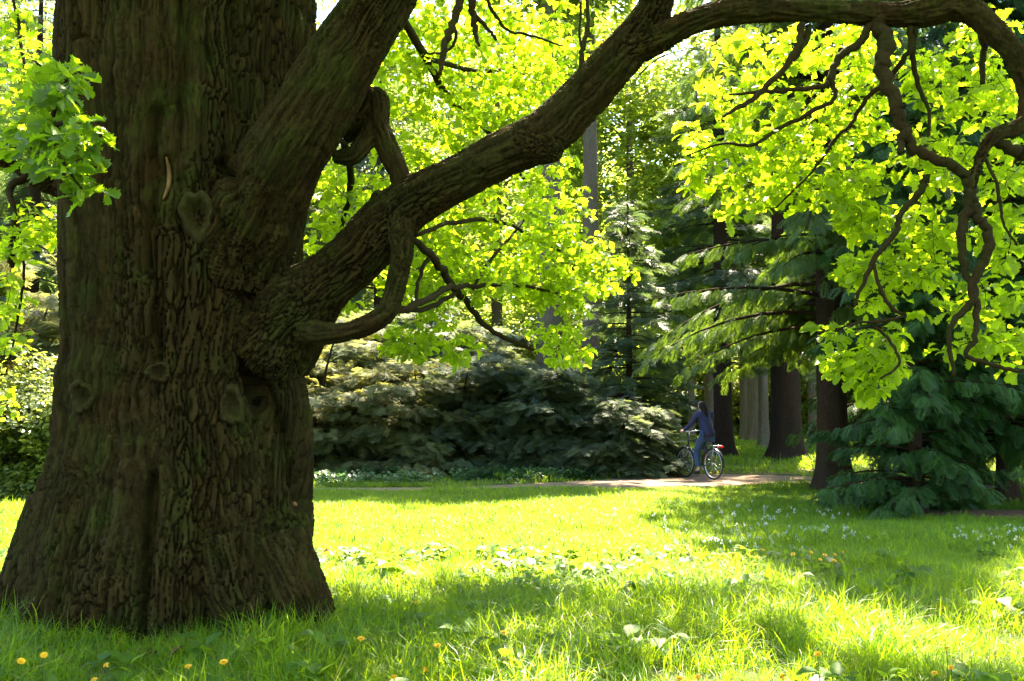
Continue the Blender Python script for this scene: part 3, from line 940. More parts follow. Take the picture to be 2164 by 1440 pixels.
# ---- leaves: sprigs fill the boughs' outlines; blob = (px,py,rx,ry,d0,d1)
BLOBS = [(1000, 130, 210, 150, 8.2, 10.5), (900, 60, 120, 100, 8, 10), (1150, 90, 105, 130, 8.5, 10.5), (900, 270, 130, 120, 8.2, 10), (1080, 230, 130, 90, 8.5, 10.5), (760, 430, 110, 80, 8, 10), (900, 520, 140, 120, 8, 10),
 (1050, 470, 170, 130, 8.5, 10.5), (1180, 420, 65, 110, 9, 10.5), (1150, 560, 130, 90, 8.5, 10.5), (1265, 572, 78, 45, 9, 10), (1180, 660, 65, 80, 8.6, 9.6), (1200, 740, 42, 55, 8.6, 9.6), (1000, 590, 120, 45, 8, 9), (900, 700, 80, 45, 7.6, 8.6),
 (965, 730, 42, 32, 7.8, 8.4), (862, 735, 36, 32, 7.6, 8.2), (700, 390, 45, 55, 8.4, 9.5), (690, 520, 45, 70, 8.4, 9.5), (745, 640, 45, 20, 8, 8.6), (870, 620, 60, 40, 7.6, 8.6),
 (1560, 180, 80, 70, 6.2, 7.4), (1640, 110, 110, 50, 6.3, 7.4), (1800, 105, 120, 50, 6.3, 7.4), (1530, 300, 80, 65, 6.2, 7.2), (1480, 370, 50, 28, 6.2, 7), (1600, 390, 75, 55, 6.2, 7.2), (1580, 440, 45, 25, 6.2, 7), (1720, 250, 90, 70, 6.2, 7.4),
 (1690, 345, 95, 50, 6.2, 7.2), (1850, 330, 90, 70, 6.2, 7.4), (1820, 200, 70, 55, 6.3, 7.4), (1990, 190, 60, 90, 6.3, 7.2), (2100, 190, 50, 90, 6.2, 7.2), (2080, 80, 70, 50, 6.3, 7.2), (1990, 350, 70, 60, 6, 7), (2115, 350, 50, 70, 5.9, 7),
 (1760, 420, 85, 40, 6.1, 7), (1850, 460, 95, 50, 6.1, 7), (1985, 480, 75, 60, 6, 6.9), (2115, 480, 50, 70, 5.8, 6.9), (1850, 560, 70, 45, 6, 6.8), (1960, 565, 75, 50, 6, 6.8), (1900, 640, 85, 25, 5.9, 6.5), (2050, 640, 55, 50, 5.8, 6.6),
 (2130, 620, 40, 80, 5.8, 6.5), (2060, 725, 70, 30, 5.8, 6.4), (2140, 730, 30, 50, 5.8, 6.4), (1768, 702, 34, 18, 5.9, 6.2), (1880, 708, 42, 22, 5.9, 6.3), (1835, 770, 75, 38, 5.8, 6.3), (1840, 820, 28, 22, 5.8, 6.2), (1785, 755, 34, 25, 5.8, 6.2),
 (40, 80, 50, 90, 8, 9.5), (25, 250, 55, 70, 7, 9), (50, 480, 45, 60, 7.5, 8.5), (35, 560, 35, 60, 7.5, 8.5), (25, 645, 35, 40, 7.5, 8.5), (20, 720, 30, 30, 7.5, 8.5), (10, 830, 25, 40, 7.5, 8.5), (110, 480, 30, 50, 8.4, 9), (80, 180, 45, 40, 6.5, 8)]
NEAR = [(120, 190, 60, 42, 5.1, 5.6), (205, 262, 42, 26, 4.9, 5.2), (165, 330, 42, 55, 5.0, 5.3), (80, 290, 60, 60, 5.2, 6.0), (175, 395, 24, 28, 5.0, 5.2)]
BLOBS = BLOBS[:21] + [(a, b, c, d, e + .22, f + .22) if a > 1400 else (a, b, c, d, e, f) for a, b, c, d, e, f in BLOBS[21:]]
def sprigs(blobs, per_px, gap):
    out = []
    for (cx, cy_, rx, ry, d0, d1) in blobs:
        n = max(4, int(math.pi * rx * ry * per_px))
        a = RNG.uniform(0, 6.283, n); q = np.sqrt(RNG.uniform(0, 1, n)) * RNG.uniform(.85, 1.12, n)
        x, y = cx + rx * q * np.cos(a), cy_ + ry * q * np.sin(a)
        d = RNG.uniform(d0, d1, n)
        keep = fbm(np.stack([x / 45, y / 32, d * 1.2], 1), 2, 7) > gap
        out += [W(*t) for t in zip(x[keep], y[keep], d[keep])]
    return np.array(out)
def leaves_from(sp, nl, size, flatness=.55):
    m = len(sp)
    k = RNG.integers(nl[0], nl[1] + 1, m)
    c = np.repeat(sp, k, axis=0)
    n = len(c)
    az = RNG.uniform(0, 6.283, n)
    el = RNG.normal(-.15, .38, n)
    y = np.stack([np.cos(az) * np.cos(el), np.sin(az) * np.cos(el), np.sin(el)], 1)
    z = nrm(np.stack([RNG.normal(0, flatness, n), RNG.normal(-.10, flatness, n), np.ones(n)], 1))
    p = c + y * .018 + RNG.normal(0, .022, (n, 3))
    s = size * RNG.uniform(.5, 1.3, n)
    return p, y, z, s
def frustum_ok(p, mg=60):
    x, y, f = proj(p)
    return (x > -mg) & (x < 2164 + mg) & (y > -mg) & (f > 1)

SPR = np.concatenate([sprigs(BLOBS[:21], 1 / 300, .35), sprigs(BLOBS[21:], 1 / 350, .38)])
SPN = sprigs(NEAR, 1 / 430, .30)
p1, y1, z1, s1 = leaves_from(SPR, (5, 8), .088, .7)
p2, y2, z2, s2 = leaves_from(SPN, (5, 7), .105, .6)
# the largest leaves become single objects, the others one mass
ax_, ay_, f1 = proj(p1)
vis = (ax_ > 0) & (ax_ < 2164) & (ay_ > 0)
app = np.where(vis, s1 / f1, 0)
top1 = np.argsort(-app)[:170]
ax2, ay2, f2 = proj(p2)
top2 = np.argsort(-np.where((ax2 > 0) & (ay2 > 0), s2 / f2, 0))[:130]
LM, LM_SHADED = [q.data for q in OAKP], [q.data for q in OAKP_SHADED]
def leaf_objs(p, y, z, s, sel, meshes):
    rot = orient(y[sel], z[sel])
    for i, e in zip(sel, rot):
        o = bpy.data.objects.new('leaf', meshes[random.randrange(len(meshes))])
        COL.objects.link(o)
        o.parent = oak
        o.location = p[i] - OAKLOC
        o.rotation_euler = e
        o.scale = (s[i],) * 3
leaf_objs(p1, y1, z1, s1, top1, LM)
leaf_objs(p2, y2, z2, s2, top2, LM_SHADED)
r1 = np.setdiff1d(np.arange(len(p1)), top1)
r2 = np.setdiff1d(np.arange(len(p2)), top2)
scatter('crown', p1[r1], orient(y1[r1], z1[r1]), s1[r1], OAKP, oak, origin=OAKLOC)
scatter('shaded_sprig_leaves', p2[r2], orient(y2[r2], z2[r2]), s2[r2], OAKP_SHADED, oak, origin=OAKLOC)

# ---- twigs carry every sprig
tb = MB()
from mathutils.kdtree import KDTree
def grow_twigs(sp, tb):
    kd = KDTree(len(TW) + len(sp))
    for i, a in enumerate(TW): kd.insert(a, i)
    order = sorted(range(len(sp)), key=lambda i: min(np.linalg.norm(TW - sp[i], axis=1)))
    kd.balance()
    pool = list(TW)
    placed = np.array(TW)
    for i in order:
        t = sp[i]
        d = np.linalg.norm(placed - t, axis=1)
        j = d.argmin()
        b = placed[j]; L = d[j]
        if L < .02: continue
        m1 = b * .6 + t * .4 + RNG.normal(0, .10 * L, 3) + np.array([0, 0, .06 * L])
        C = catmull(np.array([b, m1, t]), 3)
        r0 = .0022 + .004 * min(L, 1.2)
        v, f = tube(C, np.linspace(r0, .0016, len(C)), 3, cap=False)
        tb.add(v - OAKLOC, f)
        placed = np.vstack([placed, C[2::2]])
grow_twigs(SPR[RNG.random(len(SPR)) < .8], tb)
grow_twigs(SPN, tb)
tw = tb.build('twigs', M['branch_bark'], oak)
tw['kind'] = 'stuff'

# ---- unseen oak leaves, added to shade the near grass and block skylight on trunk
def above_frame(p):
    x, y, f = proj(p)
    return ((y < -110) | (f < .5) | (np.abs(x - 1082) > 1500))
def shade_points(n, gx0, gx1, gy0, gy1, zmin, zmax, gap, sd):
    g = np.stack([RNG.uniform(gx0, gx1, n), RNG.uniform(gy0, gy1, n), np.zeros(n)], 1)
    k = fbm(np.stack([g[:, 0] * .75, g[:, 1] * .75, np.zeros(n)], 1), 3, sd) > gap
    g = g[k]
    z = RNG.uniform(zmin, zmax, len(g))
    p = g + SDIR[None] * (z / SDIR[2])[:, None]
    return p[above_frame(p)]
HI = np.concatenate([
    shade_points(3800, -8, 11, 2.5, 8.0, 6.2, 9.8, .42, 101),
    np.stack([RNG.uniform(-9, 9, 3600), RNG.uniform(-6, 6.5, 3600), RNG.uniform(5.0, 9.5, 3600)], 1),  # leaves overhead, added to cut skylight on the trunk
    np.stack([RNG.uniform(-10, 10, 2600), RNG.uniform(-7.5, -4, 2600), RNG.uniform(1.6, 6.5, 2600)], 1)])  # leaf curtain behind the camera, added to block skylight
HI = HI[above_frame(HI)]
m = len(HI)
scatter('unseen_shade_crown', HI, np.stack([RNG.normal(0, .4, m), RNG.normal(0, .4, m), RNG.uniform(0, 6.28, m)], 1), RNG.uniform(.12, .17, m), ROSP, oak, origin=OAKLOC)

# ================================================================== TREES AND SHRUBS BEHIND
def trunk_part(parent, P, rad, mat, name='trunk', k=14, flare=True, origin=None):
    """bark-furrowed round trunk"""
    C = catmull(np.column_stack([np.asarray(P, float), np.asarray(rad, float)]), 10)
    Pc, rc = C[:, :3], C[:, 3].copy()
    if flare:
        z = Pc[:, 2] - Pc[0, 2]
        rc = rc * (1 + .75 * np.exp(-z / .35))
    T, N_, B_ = frames(Pc)
    k = 36 if rc.max() > .15 else k
    a = np.arange(k) * 2 * np.pi / k
    sv = np.concatenate([[0], np.cumsum(np.linalg.norm(np.diff(Pc, axis=0), axis=1))])
    q = np.stack([np.broadcast_to(np.cos(a)[None] * 4, (len(Pc), k)), np.broadcast_to(np.sin(a)[None] * 4, (len(Pc), k)), np.broadcast_to(sv[:, None] * .8, (len(Pc), k))], 2).reshape(-1, 3)
    rr = rc[:, None] * (1 + .22 * (fbm(q + Pc[0, 0] * 7, 3, 13) - .5).reshape(len(Pc), k))
    if flare:
        rr *= 1 + .35 * np.exp(-(Pc[:, 2] - Pc[0, 2]) / .3)[:, None] * (fbm(np.stack([np.cos(a) * 1.6, np.sin(a) * 1.6, a * 0 + Pc[0, 1]], 1), 2, 4)[None] - .5) * 2
    v = Pc[:, None] + rr[..., None] * (np.cos(a)[None, :, None] * N_[:, None] + np.sin(a)[None, :, None] * B_[:, None])
    f = [(i * k + j, i * k + (j + 1) % k, (i + 1) * k + (j + 1) % k, (i + 1) * k + j) for i in range(len(Pc) - 1) for j in range(k)]
    f.append(tuple((len(Pc) - 1) * k + j for j in range(k)))
    return obj(name, mesh_np(name, v.reshape(-1, 3), f), mat, parent)

def conifer(name, label, x, y, H, tr, z0, blen, nb, protos, sp, droop=.35, hang=.6, rise=.1, step=.13, bark='conifer_bark', lean=0.0, cat='tree', group=None, az_gap=None, side=1.0, spread=1.0, thin=1.0, view_az=None):
    """trunk with tiers of boughs; sprays hang along every bough"""
    t = thing(name, label, cat, (x, y, 0), group)
    trunk_part(t, [(0, 0, -.05), (lean * .1, 0, H * .2), (lean * .5, 0, H * .55), (lean, 0, H)], [tr, tr * .85, tr * .55, .02], M[bark])
    bb = MB()
    PP, YY, ZZ, SS = [], [], [], []
    for i in range(nb):
        u = (i + RNG.uniform(0, 1)) / nb
        z = z0 + (H * .98 - z0) * u
        az = RNG.uniform(0, 6.283)
        L = blen(u) * RNG.uniform(.65, 1.15)
        if az_gap is not None: L *= az_gap(az, z)
        if L < .15: continue
        d = np.array([math.cos(az), math.sin(az), 0])
        rs, dr = rise * RNG.uniform(.4, 1.6), droop * RNG.uniform(.6, 1.4)
        tt = np.linspace(0, 1, 7)
        side_v = np.array([-d[1], d[0], 0]) * RNG.uniform(-.25, .25) * L
        C = d[None] * (L * tt)[:, None] + side_v[None] * (tt ** 2)[:, None] + np.array([0, 0, 1.0])[None] * (z + L * (rs * tt - dr * tt ** 2))[:, None] + np.array([lean * z / H, 0, 0])
        v, f = tube(C, np.linspace(.010 + .011 * L, .004, 7), 4, cap=False)
        bb.add(v, f)
        n = max(3, int(L / step * thin))
        ts = np.clip(RNG.uniform(.12, 1.0, n) ** .8, 0, 1)
        pos = np.stack([np.interp(ts, tt, C[:, k]) for k in range(3)], 1)
        n2 = len(pos)
        sg = RNG.choice((-1, 1), n2)
        sv = np.array([-d[1], d[0], 0])
        w = RNG.uniform(.25, 1.0, n2) * side
        ydir = d[None] * RNG.uniform(.5, 1.0, n2)[:, None] + sv[None] * (sg * w)[:, None] + np.array([0, 0, -1.0])[None] * (hang * RNG.uniform(.3, 1.5, n2))[:, None]
        off = sv[None] * (sg * RNG.uniform(0, .22, n2) * L * .55 * spread * (1 - ts * .6))[:, None]
        off[:, 2] -= np.abs(off).sum(1) * .25 * hang
        PP.append(pos + off + RNG.normal(0, .03, (n2, 3)))
        YY.append(ydir); ZZ.append(np.stack([RNG.normal(0, .35, n2), RNG.normal(0, .35, n2), np.ones(n2)], 1))
        SS.append(sp * RNG.uniform(.6, 1.25, n2) * (1.1 - .25 * ts))
    bb.build('boughs', M[bark], t)['kind'] = 'stuff'
    PP, YY, ZZ, SS = np.concatenate(PP), np.concatenate(YY), np.concatenate(ZZ), np.concatenate(SS)
    k = PP[:, 2] > .06
    scatter('crown', PP[k], orient(YY[k], ZZ[k]), SS[k], protos, t)
    return t

def dome_shrub(name, label, x, y, rx, ry, h, protos, sp, nbough, per, group=None, cat='shrub', up=-.22, bark='conifer_bark', zc=.0, clump=.45):
    """many-stemmed evergreen: fans of sprays on arching boughs that end on an uneven dome"""
    t = thing(name, label, cat, (x, y, 0), group)
    bb = MB()
    PP, YY, ZZ, SS = [], [], [], []
    stems = [np.array([RNG.uniform(-.5, .5) * rx * .5, RNG.uniform(-.5, .5) * ry * .5, 0]) for _ in range(5)]
    for i in range(nbough):
        az = RNG.uniform(0, 6.283)
        e = math.asin(RNG.uniform(-.05, 1.0))
        q = .62 + .5 * RNG.uniform() ** .7
        q *= .66 + .75 * float(vnoise(np.array([[math.cos(az) * 3.0 + x, math.sin(az) * 3.0 + y, e * 3.5]]), 17)[0])
        tip = np.array([rx * q * math.cos(az) * math.cos(e * .9), ry * q * math.sin(az) * math.cos(e * .9), max(.12, h * q * (math.sin(e) * .95 + .05))])
        s0 = stems[RNG.integers(5)]
        L = np.linalg.norm(tip - s0)
        if i % 3 == 0:
            C = catmull(np.array([s0, s0 * .5 + tip * .5 + np.array([0, 0, .18 * L]), tip]), 4)
            v, f = tube(C, np.linspace(.012 + .012 * L, .004, len(C)), 4, cap=False)
            bb.add(v, f)
        out = nrm(np.array([math.cos(az) * (.35 + math.cos(e)), math.sin(az) * (.35 + math.cos(e)), up + .25 * math.sin(e)]))
        n = int(per * RNG.uniform(.6, 1.4))
        tt = RNG.uniform(0, 1, n)
        sv = nrm(np.cross(out, np.array([0, 0, 1.0])) + 1e-6)
        sg = RNG.uniform(-1, 1, n)
        pos = tip[None] - out[None] * (tt * clump)[:, None] + sv[None] * (sg * clump * .55)[:, None] + RNG.normal(0, .05, (n, 3))
        yd = out[None] + sv[None] * (sg * .8)[:, None] + np.stack([RNG.normal(0, .2, n), RNG.normal(0, .2, n), RNG.normal(-.22, .22, n)], 1)
        PP.append(pos); YY.append(yd)
        zz = np.cross(sv, out)
        zz = zz * np.sign(zz[2] + 1e-6)
        ZZ.append(np.tile(zz, (n, 1)) + RNG.normal(0, .3, (n, 3)))
        SS.append(sp * RNG.uniform(.65, 1.25, n))
    bb.build('stems', M[bark], t)['kind'] = 'stuff'
    PP, YY, ZZ, SS = np.concatenate(PP), np.concatenate(YY), np.concatenate(ZZ), np.concatenate(SS)
    k = PP[:, 2] > .05
    scatter('foliage', PP[k], orient(YY[k], ZZ[k]), SS[k], protos, t)
    return t

def broadleaf(name, label, x, y, H, tr, zlow, crx, cry, n, protos, sp, bark='pale_bark', group=None, cat='tree', sd=0, gap=.42, lean=0.0):
    t = thing(name, label, cat, (x, y, 0), group)
    trunk_part(t, [(0, 0, -.05), (lean * .2, 0, H * .3), (lean * .6, .1, H * .6), (lean, 0, H * .92)], [tr, tr * .85, tr * .6, .04], M[bark])
    bb = MB()
    for i in range(16):
        az = RNG.uniform(0, 6.283); z = RNG.uniform(max(zlow + .6, H * .25), H * .75)
        L = RNG.uniform(.5, .95)
        tip = np.array([crx * L * math.cos(az), cry * L * math.sin(az), z + RNG.uniform(.3, 2.2)])
        b = np.array([lean * z / H, 0, z])
        C = catmull(np.array([b, b * .6 + tip * .4 + np.array([0, 0, .5]), tip + np.array([lean * .6, 0, 0])]), 5)
        v, f = tube(C, np.linspace(tr * .3, .012, len(C)), 5, cap=False)
        bb.add(v, f)
    bb.build('limbs', M[bark], t)['kind'] = 'stuff'
    zc, rz = (zlow + H) / 2, (H - zlow) / 2
    P = RNG.normal(0, 1, (n * 3, 3)); P = nrm(P) * (RNG.uniform(0.15, 1, n * 3) ** .45)[:, None]
    P = P * np.array([crx, cry, rz]) + np.array([lean * .6, 0, zc])
    P *= (1 + .25 * (fbm(nrm(P - np.array([0, 0, zc])) * 2.5 + sd, 2, 3) - .5)[:, None] * np.array([1, 1, 0]))
    P = P[fbm(np.stack([P[:, 0] * .55 + sd * 3.1, P[:, 1] * .55, P[:, 2] * .85], 1), 3, 19 + sd) > gap][:n]
    m = len(P)
    az = np.arctan2(P[:, 1], P[:, 0]) + RNG.normal(0, .8, m)
    yd = np.stack([np.cos(az), np.sin(az), RNG.normal(-.25, .3, m)], 1)
    zd = np.stack([RNG.normal(0, .3, m), RNG.normal(0, .3, m), np.ones(m)], 1)
    scatter('crown', P, orient(yd, zd), sp * RNG.uniform(.7, 1.3, m), protos, t)
    return t

def at(px, d):
    return (px - 1082) / FPX * d

# ---- the dark drooping conifer by the path and the young ones beside it
conifer('thuja_tree', 'dark drooping conifer with bare black trunk standing beside the gravel path', at(1757, 19.4), 19.4, 20, .30, 3.0, lambda u: 3.2 * (1 - u) ** .75 + .4, 330, P_THUJA, .28, droop=.32, hang=1.2, rise=.14, step=.030, spread=1.3)
conifer('thuja_tree', 'young dense dark green conifer with foliage down to the bare earth', at(1930, 15.3), 15.3, 6.8, .11, .12, lambda u: 1.35 * (1 - u) ** .55 + .25, 170, P_THUJA_SHADED, .27, droop=.2, hang=.8, rise=.15, step=.03, group='young conifers over bare earth')
conifer('thuja_tree', 'dark green conifer with foliage hanging low behind the bare earth strip', at(2120, 16.6), 16.6, 8.5, .15, .95, lambda u: 1.6 * (1 - u) ** .6 + .3, 160, P_THUJA_SHADED, .30, droop=.25, hang=.9, rise=.1, step=.035, group='young conifers over bare earth')
conifer('thuja_tree', 'tall dark conifer behind the low young conifers', at(2040, 21.5), 21.5, 19, .30, 1.1, lambda u: 3.2 * (1 - u) ** .5 + .4, 210, P_THUJA_SHADED, .42, droop=.3, hang=.9, rise=.1, step=.05)
conifer('thuja_tree', 'broad conifer at the far end of the dark row', at(2330, 19), 19, 18, .25, .5, lambda u: 2.8 * (1 - u) ** .6 + .4, 130, P_THUJA_SHADED, .46, droop=.3, hang=.9, rise=.1, step=.06)
# ---- grey-green layered conifer behind the cyclist and thick trunks further in
conifer('hemlock_tree', 'grey green conifer with flat layered boughs standing behind the cyclist', at(1527, 33.5), 33.5, 19, .33, 3.0, lambda u: 4.4 * (1 - u) ** 1.25 + .4, 110, P_HEM, .55, droop=.20, hang=.35, rise=.05, step=.055, spread=1.4)
conifer('hemlock_tree', 'conifer with thick dark flared trunk in the sunlit clearing', at(1660, 32), 32, 20, .50, 9, lambda u: 2.4 * (1 - u) ** .7 + .4, 34, P_THUJA, .85, droop=.35, hang=.8, rise=.05, step=.12)
conifer('hemlock_tree', 'grey green conifer with low spreading boughs between yews and clearing', at(1330, 27.5), 27.5, 7.6, .12, .25, lambda u: 2.3 * (1 - u) ** .8 + .25, 100, P_HEM, .50, droop=.22, hang=.35, rise=.08, step=.06, spread=1.3)
conifer('spruce_tree', 'silvery backlit conifer standing beyond the left side of the oak', at(60, 31), 31, 17, .3, .6, lambda u: 3.2 * (1 - u) ** .7 + .4, 90, P_HEM, .95, droop=.3, hang=.6, rise=.05, step=.12)
conifer('spruce_tree', 'tall blue green conifer rising behind the yew hedge', at(800, 41), 41, 19, .3, 1.0, lambda u: 3.4 * (1 - u) ** .7 + .4, 90, P_HEM, 1.0, droop=.3, hang=.5, rise=.05, step=.13)
conifer('spruce_tree', 'pale conifer in the far background above the oak limb', at(560, 43), 43, 22, .3, 1.0, lambda u: 3.4 * (1 - u) ** .7 + .4, 80, P_HEM, 1.1, droop=.3, hang=.5, rise=.05, step=.14)

# ---- yew shrubs along the back of the path
YG = 'yew shrubs along the path'
for (px_, d, rx, ry, h, pr, lab) in [
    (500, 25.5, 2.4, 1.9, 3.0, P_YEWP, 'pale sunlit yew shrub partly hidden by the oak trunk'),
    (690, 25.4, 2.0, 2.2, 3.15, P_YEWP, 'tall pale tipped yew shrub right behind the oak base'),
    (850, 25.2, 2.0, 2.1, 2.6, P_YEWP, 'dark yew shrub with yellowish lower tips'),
    (1010, 25.7, 2.1, 2.2, 2.9, P_YEW, 'bluish dark yew shrub in the middle of the hedge'),
    (1150, 25.0, 1.6, 1.5, 2.2, P_YEW, 'low very dark yew shrub next to the grey green conifer'),
    (1290, 24.3, 1.5, 1.2, 1.55, P_YEW, 'low spreading evergreen at the end of the hedge by the clearing')]:
    dome_shrub('yew_shrub', lab, at(px_, d), d, rx, ry, h, pr, .36, 190, 38, YG, clump=.66)
dome_shrub('yew_shrub', 'tall dark yew rising behind the low hedge', at(900, 28), 28, 2.6, 1.8, 4.2, P_YEW, .6, 170, 22, clump=.8)
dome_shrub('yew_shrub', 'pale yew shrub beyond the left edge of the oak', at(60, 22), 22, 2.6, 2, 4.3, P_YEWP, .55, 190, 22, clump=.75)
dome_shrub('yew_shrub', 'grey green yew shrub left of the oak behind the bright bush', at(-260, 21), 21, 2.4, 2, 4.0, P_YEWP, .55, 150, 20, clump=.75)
dome_shrub('leafy_bush', 'bright yellow green bush at the lawn edge left of the oak', at(20, 18.3), 18.3, 1.7, 1.3, 2.1, P_BUSH, .5, 330, 9, bark='pale_bark')

# ---- broadleaf trees of the wood behind
BG = 'light green trees in the wood behind'
for i, (px_, d, H, tr, zl, cx_, n, lab) in enumerate([
    (1250, 31, 22, .29, 13.0, 2.8, 500, 'slender beech with straight grey trunk above the yew hedge'),
    (1163, 29, 20, .42, 13.0, 2.4, 350, 'beech with thick brown trunk rising out of the hedge'),
    (1590, 50, 21, .30, 5.5, 4.0, 1000, 'bright green beech glowing behind the cyclist'),
    (1640, 58, 22, .30, 4.5, 4.6, 1200, 'beech behind the thick flared trunk in the clearing'),
    (1860, 46, 19, .30, 3.5, 4.0, 1100, 'yellow green beech behind the dark conifer row'),
    (1050, 46, 21, .30, 4.0, 4.4, 1300, 'beech crown filling the wood behind the hedge'),
    (760, 50, 22, .30, 4.0, 4.8, 1300, 'beech behind the tall blue green conifer'),
    (480, 48, 21, .30, 3.0, 4.8, 1200, 'beech hidden mostly by the oak trunk'),
    (180, 44, 20, .30, 2.5, 4.6, 1700, 'beech in the wood just beyond the left of the oak'),
    (-120, 38, 19, .30, 2.0, 4.4, 1500, 'beech at the left end of the wood'),
    (1270, 62, 27, .34, 6.0, 5.5, 1700, 'tall beech far behind the slender grey trunk'),
    (900, 64, 28, .34, 6.0, 5.5, 1700, 'tall beech far behind the yew hedge'),
    (650, 58, 29, .34, 9.0, 5.0, 1400, 'very tall beech rising behind the oak trunk'),
    (70, 56, 28, .34, 8.0, 5.5, 1600, 'very tall beech above the silvery conifer'),
    (1335, 39, 20, .20, 2.5, 3.6, 1700, 'glowing beech filling the gap above the grey green conifer'),
    (1500, 42, 19, .24, 5.0, 3.2, 1100, 'glowing beech rising over the cyclist'),
    (2120, 42, 19, .30, 1.5, 4.4, 1300, 'beech at the right end of the wood')]):
    broadleaf('beech_tree', lab, at(px_, d), d, H, tr, zl, cx_, cx_ * .7, n, P_BEE if d < 45 else P_BEEF, .9, group=BG, sd=i, gap=.47)
# slim trunks one can tell apart in the clearing
for i, (px_, d, r_) in enumerate([(1612, 41, .22), (1570, 52, .2), (1715, 46, .2), (1905, 30, .22), (1460, 56, .2)]):
    lab = ['slim shaded tree between the flared trunk and the cyclist', 'thin far tree deep in the sunlit clearing', 'thin tree between the two thick conifer trunks', 'slender tree seen through the gaps of the young conifers', 'far slim tree left of the cyclist'][i]
    broadleaf('young_tree', lab, at(px_, d), d, 14, r_, 6, 2.2, 2.0, 420, P_BEEF, .85, group='slim trees in the clearing', sd=20 + i)

for i, (px_, d, lab) in enumerate([(1440, 60, 'bright sunlit bush far behind the cyclist'), (1580, 64, 'sunlit bush at the end of the clearing behind the thin trees'), (1720, 59, 'glowing bush between the thick conifer trunks'), (1300, 62, 'sunlit bush beyond the grey green conifer'), (1160, 58, 'yellow green bush in the wood behind the brown trunk'), (1900, 56, 'bright bush glimpsed behind the young conifers'), (1040, 66, 'sunlit bush deep in the wood behind the hedge'), (2080, 58, 'sunlit bush far behind the dark conifer row'), (120, 60, 'sunlit bush far beyond the silvery conifer')]):
    dome_shrub('leafy_bush', lab, at(px_, d), d, 3.4, 2.4, 5.0 + (i % 3), P_BUSH, 1.0, 240, 8, 'sunlit bushes in the wood', bark='pale_bark', clump=.9)

# ---- far wood closing the view
n = 16000
a = RNG.uniform(-1.15, 1.15, n); rr = RNG.uniform(76, 100, n)
P = np.stack([np.sin(a) * rr, np.cos(a) * rr, RNG.uniform(0, 1, n) ** .9 * 22], 1)
P = P[fbm(np.stack([P[:, 0] * .12, P[:, 1] * .12, P[:, 2] * .2], 1), 3, 77) > .36]
m = len(P)
o = scatter('far_wood', P, np.stack([RNG.normal(0, .35, m), RNG.normal(0, .35, m), RNG.uniform(0, 6.28, m)], 1), RNG.uniform(2.2, 3.6, m), P_BEEF)
tag(o, 'far mass of light green woodland closing the view', 'wood')
tb = MB()
for i in range(60):
    a_ = RNG.uniform(-1.1, 1.1); r_ = RNG.uniform(72, 94)
    v, f = tube([(math.sin(a_) * r_, math.cos(a_) * r_, -.1), (math.sin(a_) * r_ + RNG.normal(0, .5), math.cos(a_) * r_, 9), (math.sin(a_) * r_, math.cos(a_) * r_, 16)], [RNG.uniform(.2, .45), .25, .06], 8)
    tb.add(v, f)
tb.build('far_trunks', M['pale_bark'], o)['kind'] = 'stuff'

# ================================================================== SMALL PLANTS
def ray_at_z(px_, py_, z):
    d = W(px_, py_, 10.0) - np.array([0, 0, HC])
    return np.array([0, 0, HC]) + d * ((z - HC) / d[2])

def ovate(seed, L=1.0, w=.34, curl=.3):
    rows = [(0, .02), (.12, .18), (.28, .30), (.45, .34), (.62, .28), (.80, .16), (1.0, .01)]
    v, f = [], []
    for i, (y, ww) in enumerate(rows):
        ww = ww / .34 * w
        for x in (-ww, 0, ww):
            v.append((x, y, -curl * y * y + .3 * abs(x) + .02 * math.sin(9 * y + seed) * (x != 0)))
    for i in range(len(rows) - 1):
        a = i * 3
        f += [(a, a + 1, a + 4, a + 3), (a + 1, a + 2, a + 5, a + 4)]
    return np.array(v) * L, f

def herb(seed, n=16, h=.3):
    """leafy upright herb for ground cover"""
    r = np.random.default_rng(seed)
    V, F, k = [], [], 0
    for i in range(n):
        v, f = ovate(i, r.uniform(.08, .15), r.uniform(.3, .42), r.uniform(.1, .6))
        Rm = Matrix.Rotation(r.uniform(0, 6.28), 3, 'Z') @ Matrix.Rotation(r.uniform(-.3, .9), 3, 'X')
        v = v @ np.array(Rm).T + np.array([r.normal(0, .07), r.normal(0, .07), r.uniform(.03, h)])
        V.append(v); F += [tuple(q + k for q in g) for g in f]; k += len(v)
    return np.concatenate(V), F
P_HERB = [proto('ground_herb_shape', *herb(s), M['verge']) for s in (1, 2, 3)]
n = 2600
x = RNG.uniform(-16, 2.6, n); fy = np.interp(x, [p[0] for p in PATH_B], [p[1] for p in PATH_B])
y = fy + .12 + RNG.uniform(0, 1, n) * (24.6 - fy)
k = fbm(np.stack([x * .9, y * .9, x * 0], 1), 2, 61) > .42
x, y = x[k], y[k]
o = scatter('ground_cover', np.stack([x, y, x * 0], 1), np.stack([RNG.normal(0, .1, len(x)), RNG.normal(0, .1, len(x)), RNG.uniform(0, 6.28, len(x))], 1), RNG.uniform(.35, .95, len(x)), P_HERB)
tag(o, 'low bluish green leafy ground cover between the path and the yew shrubs', 'ground cover')
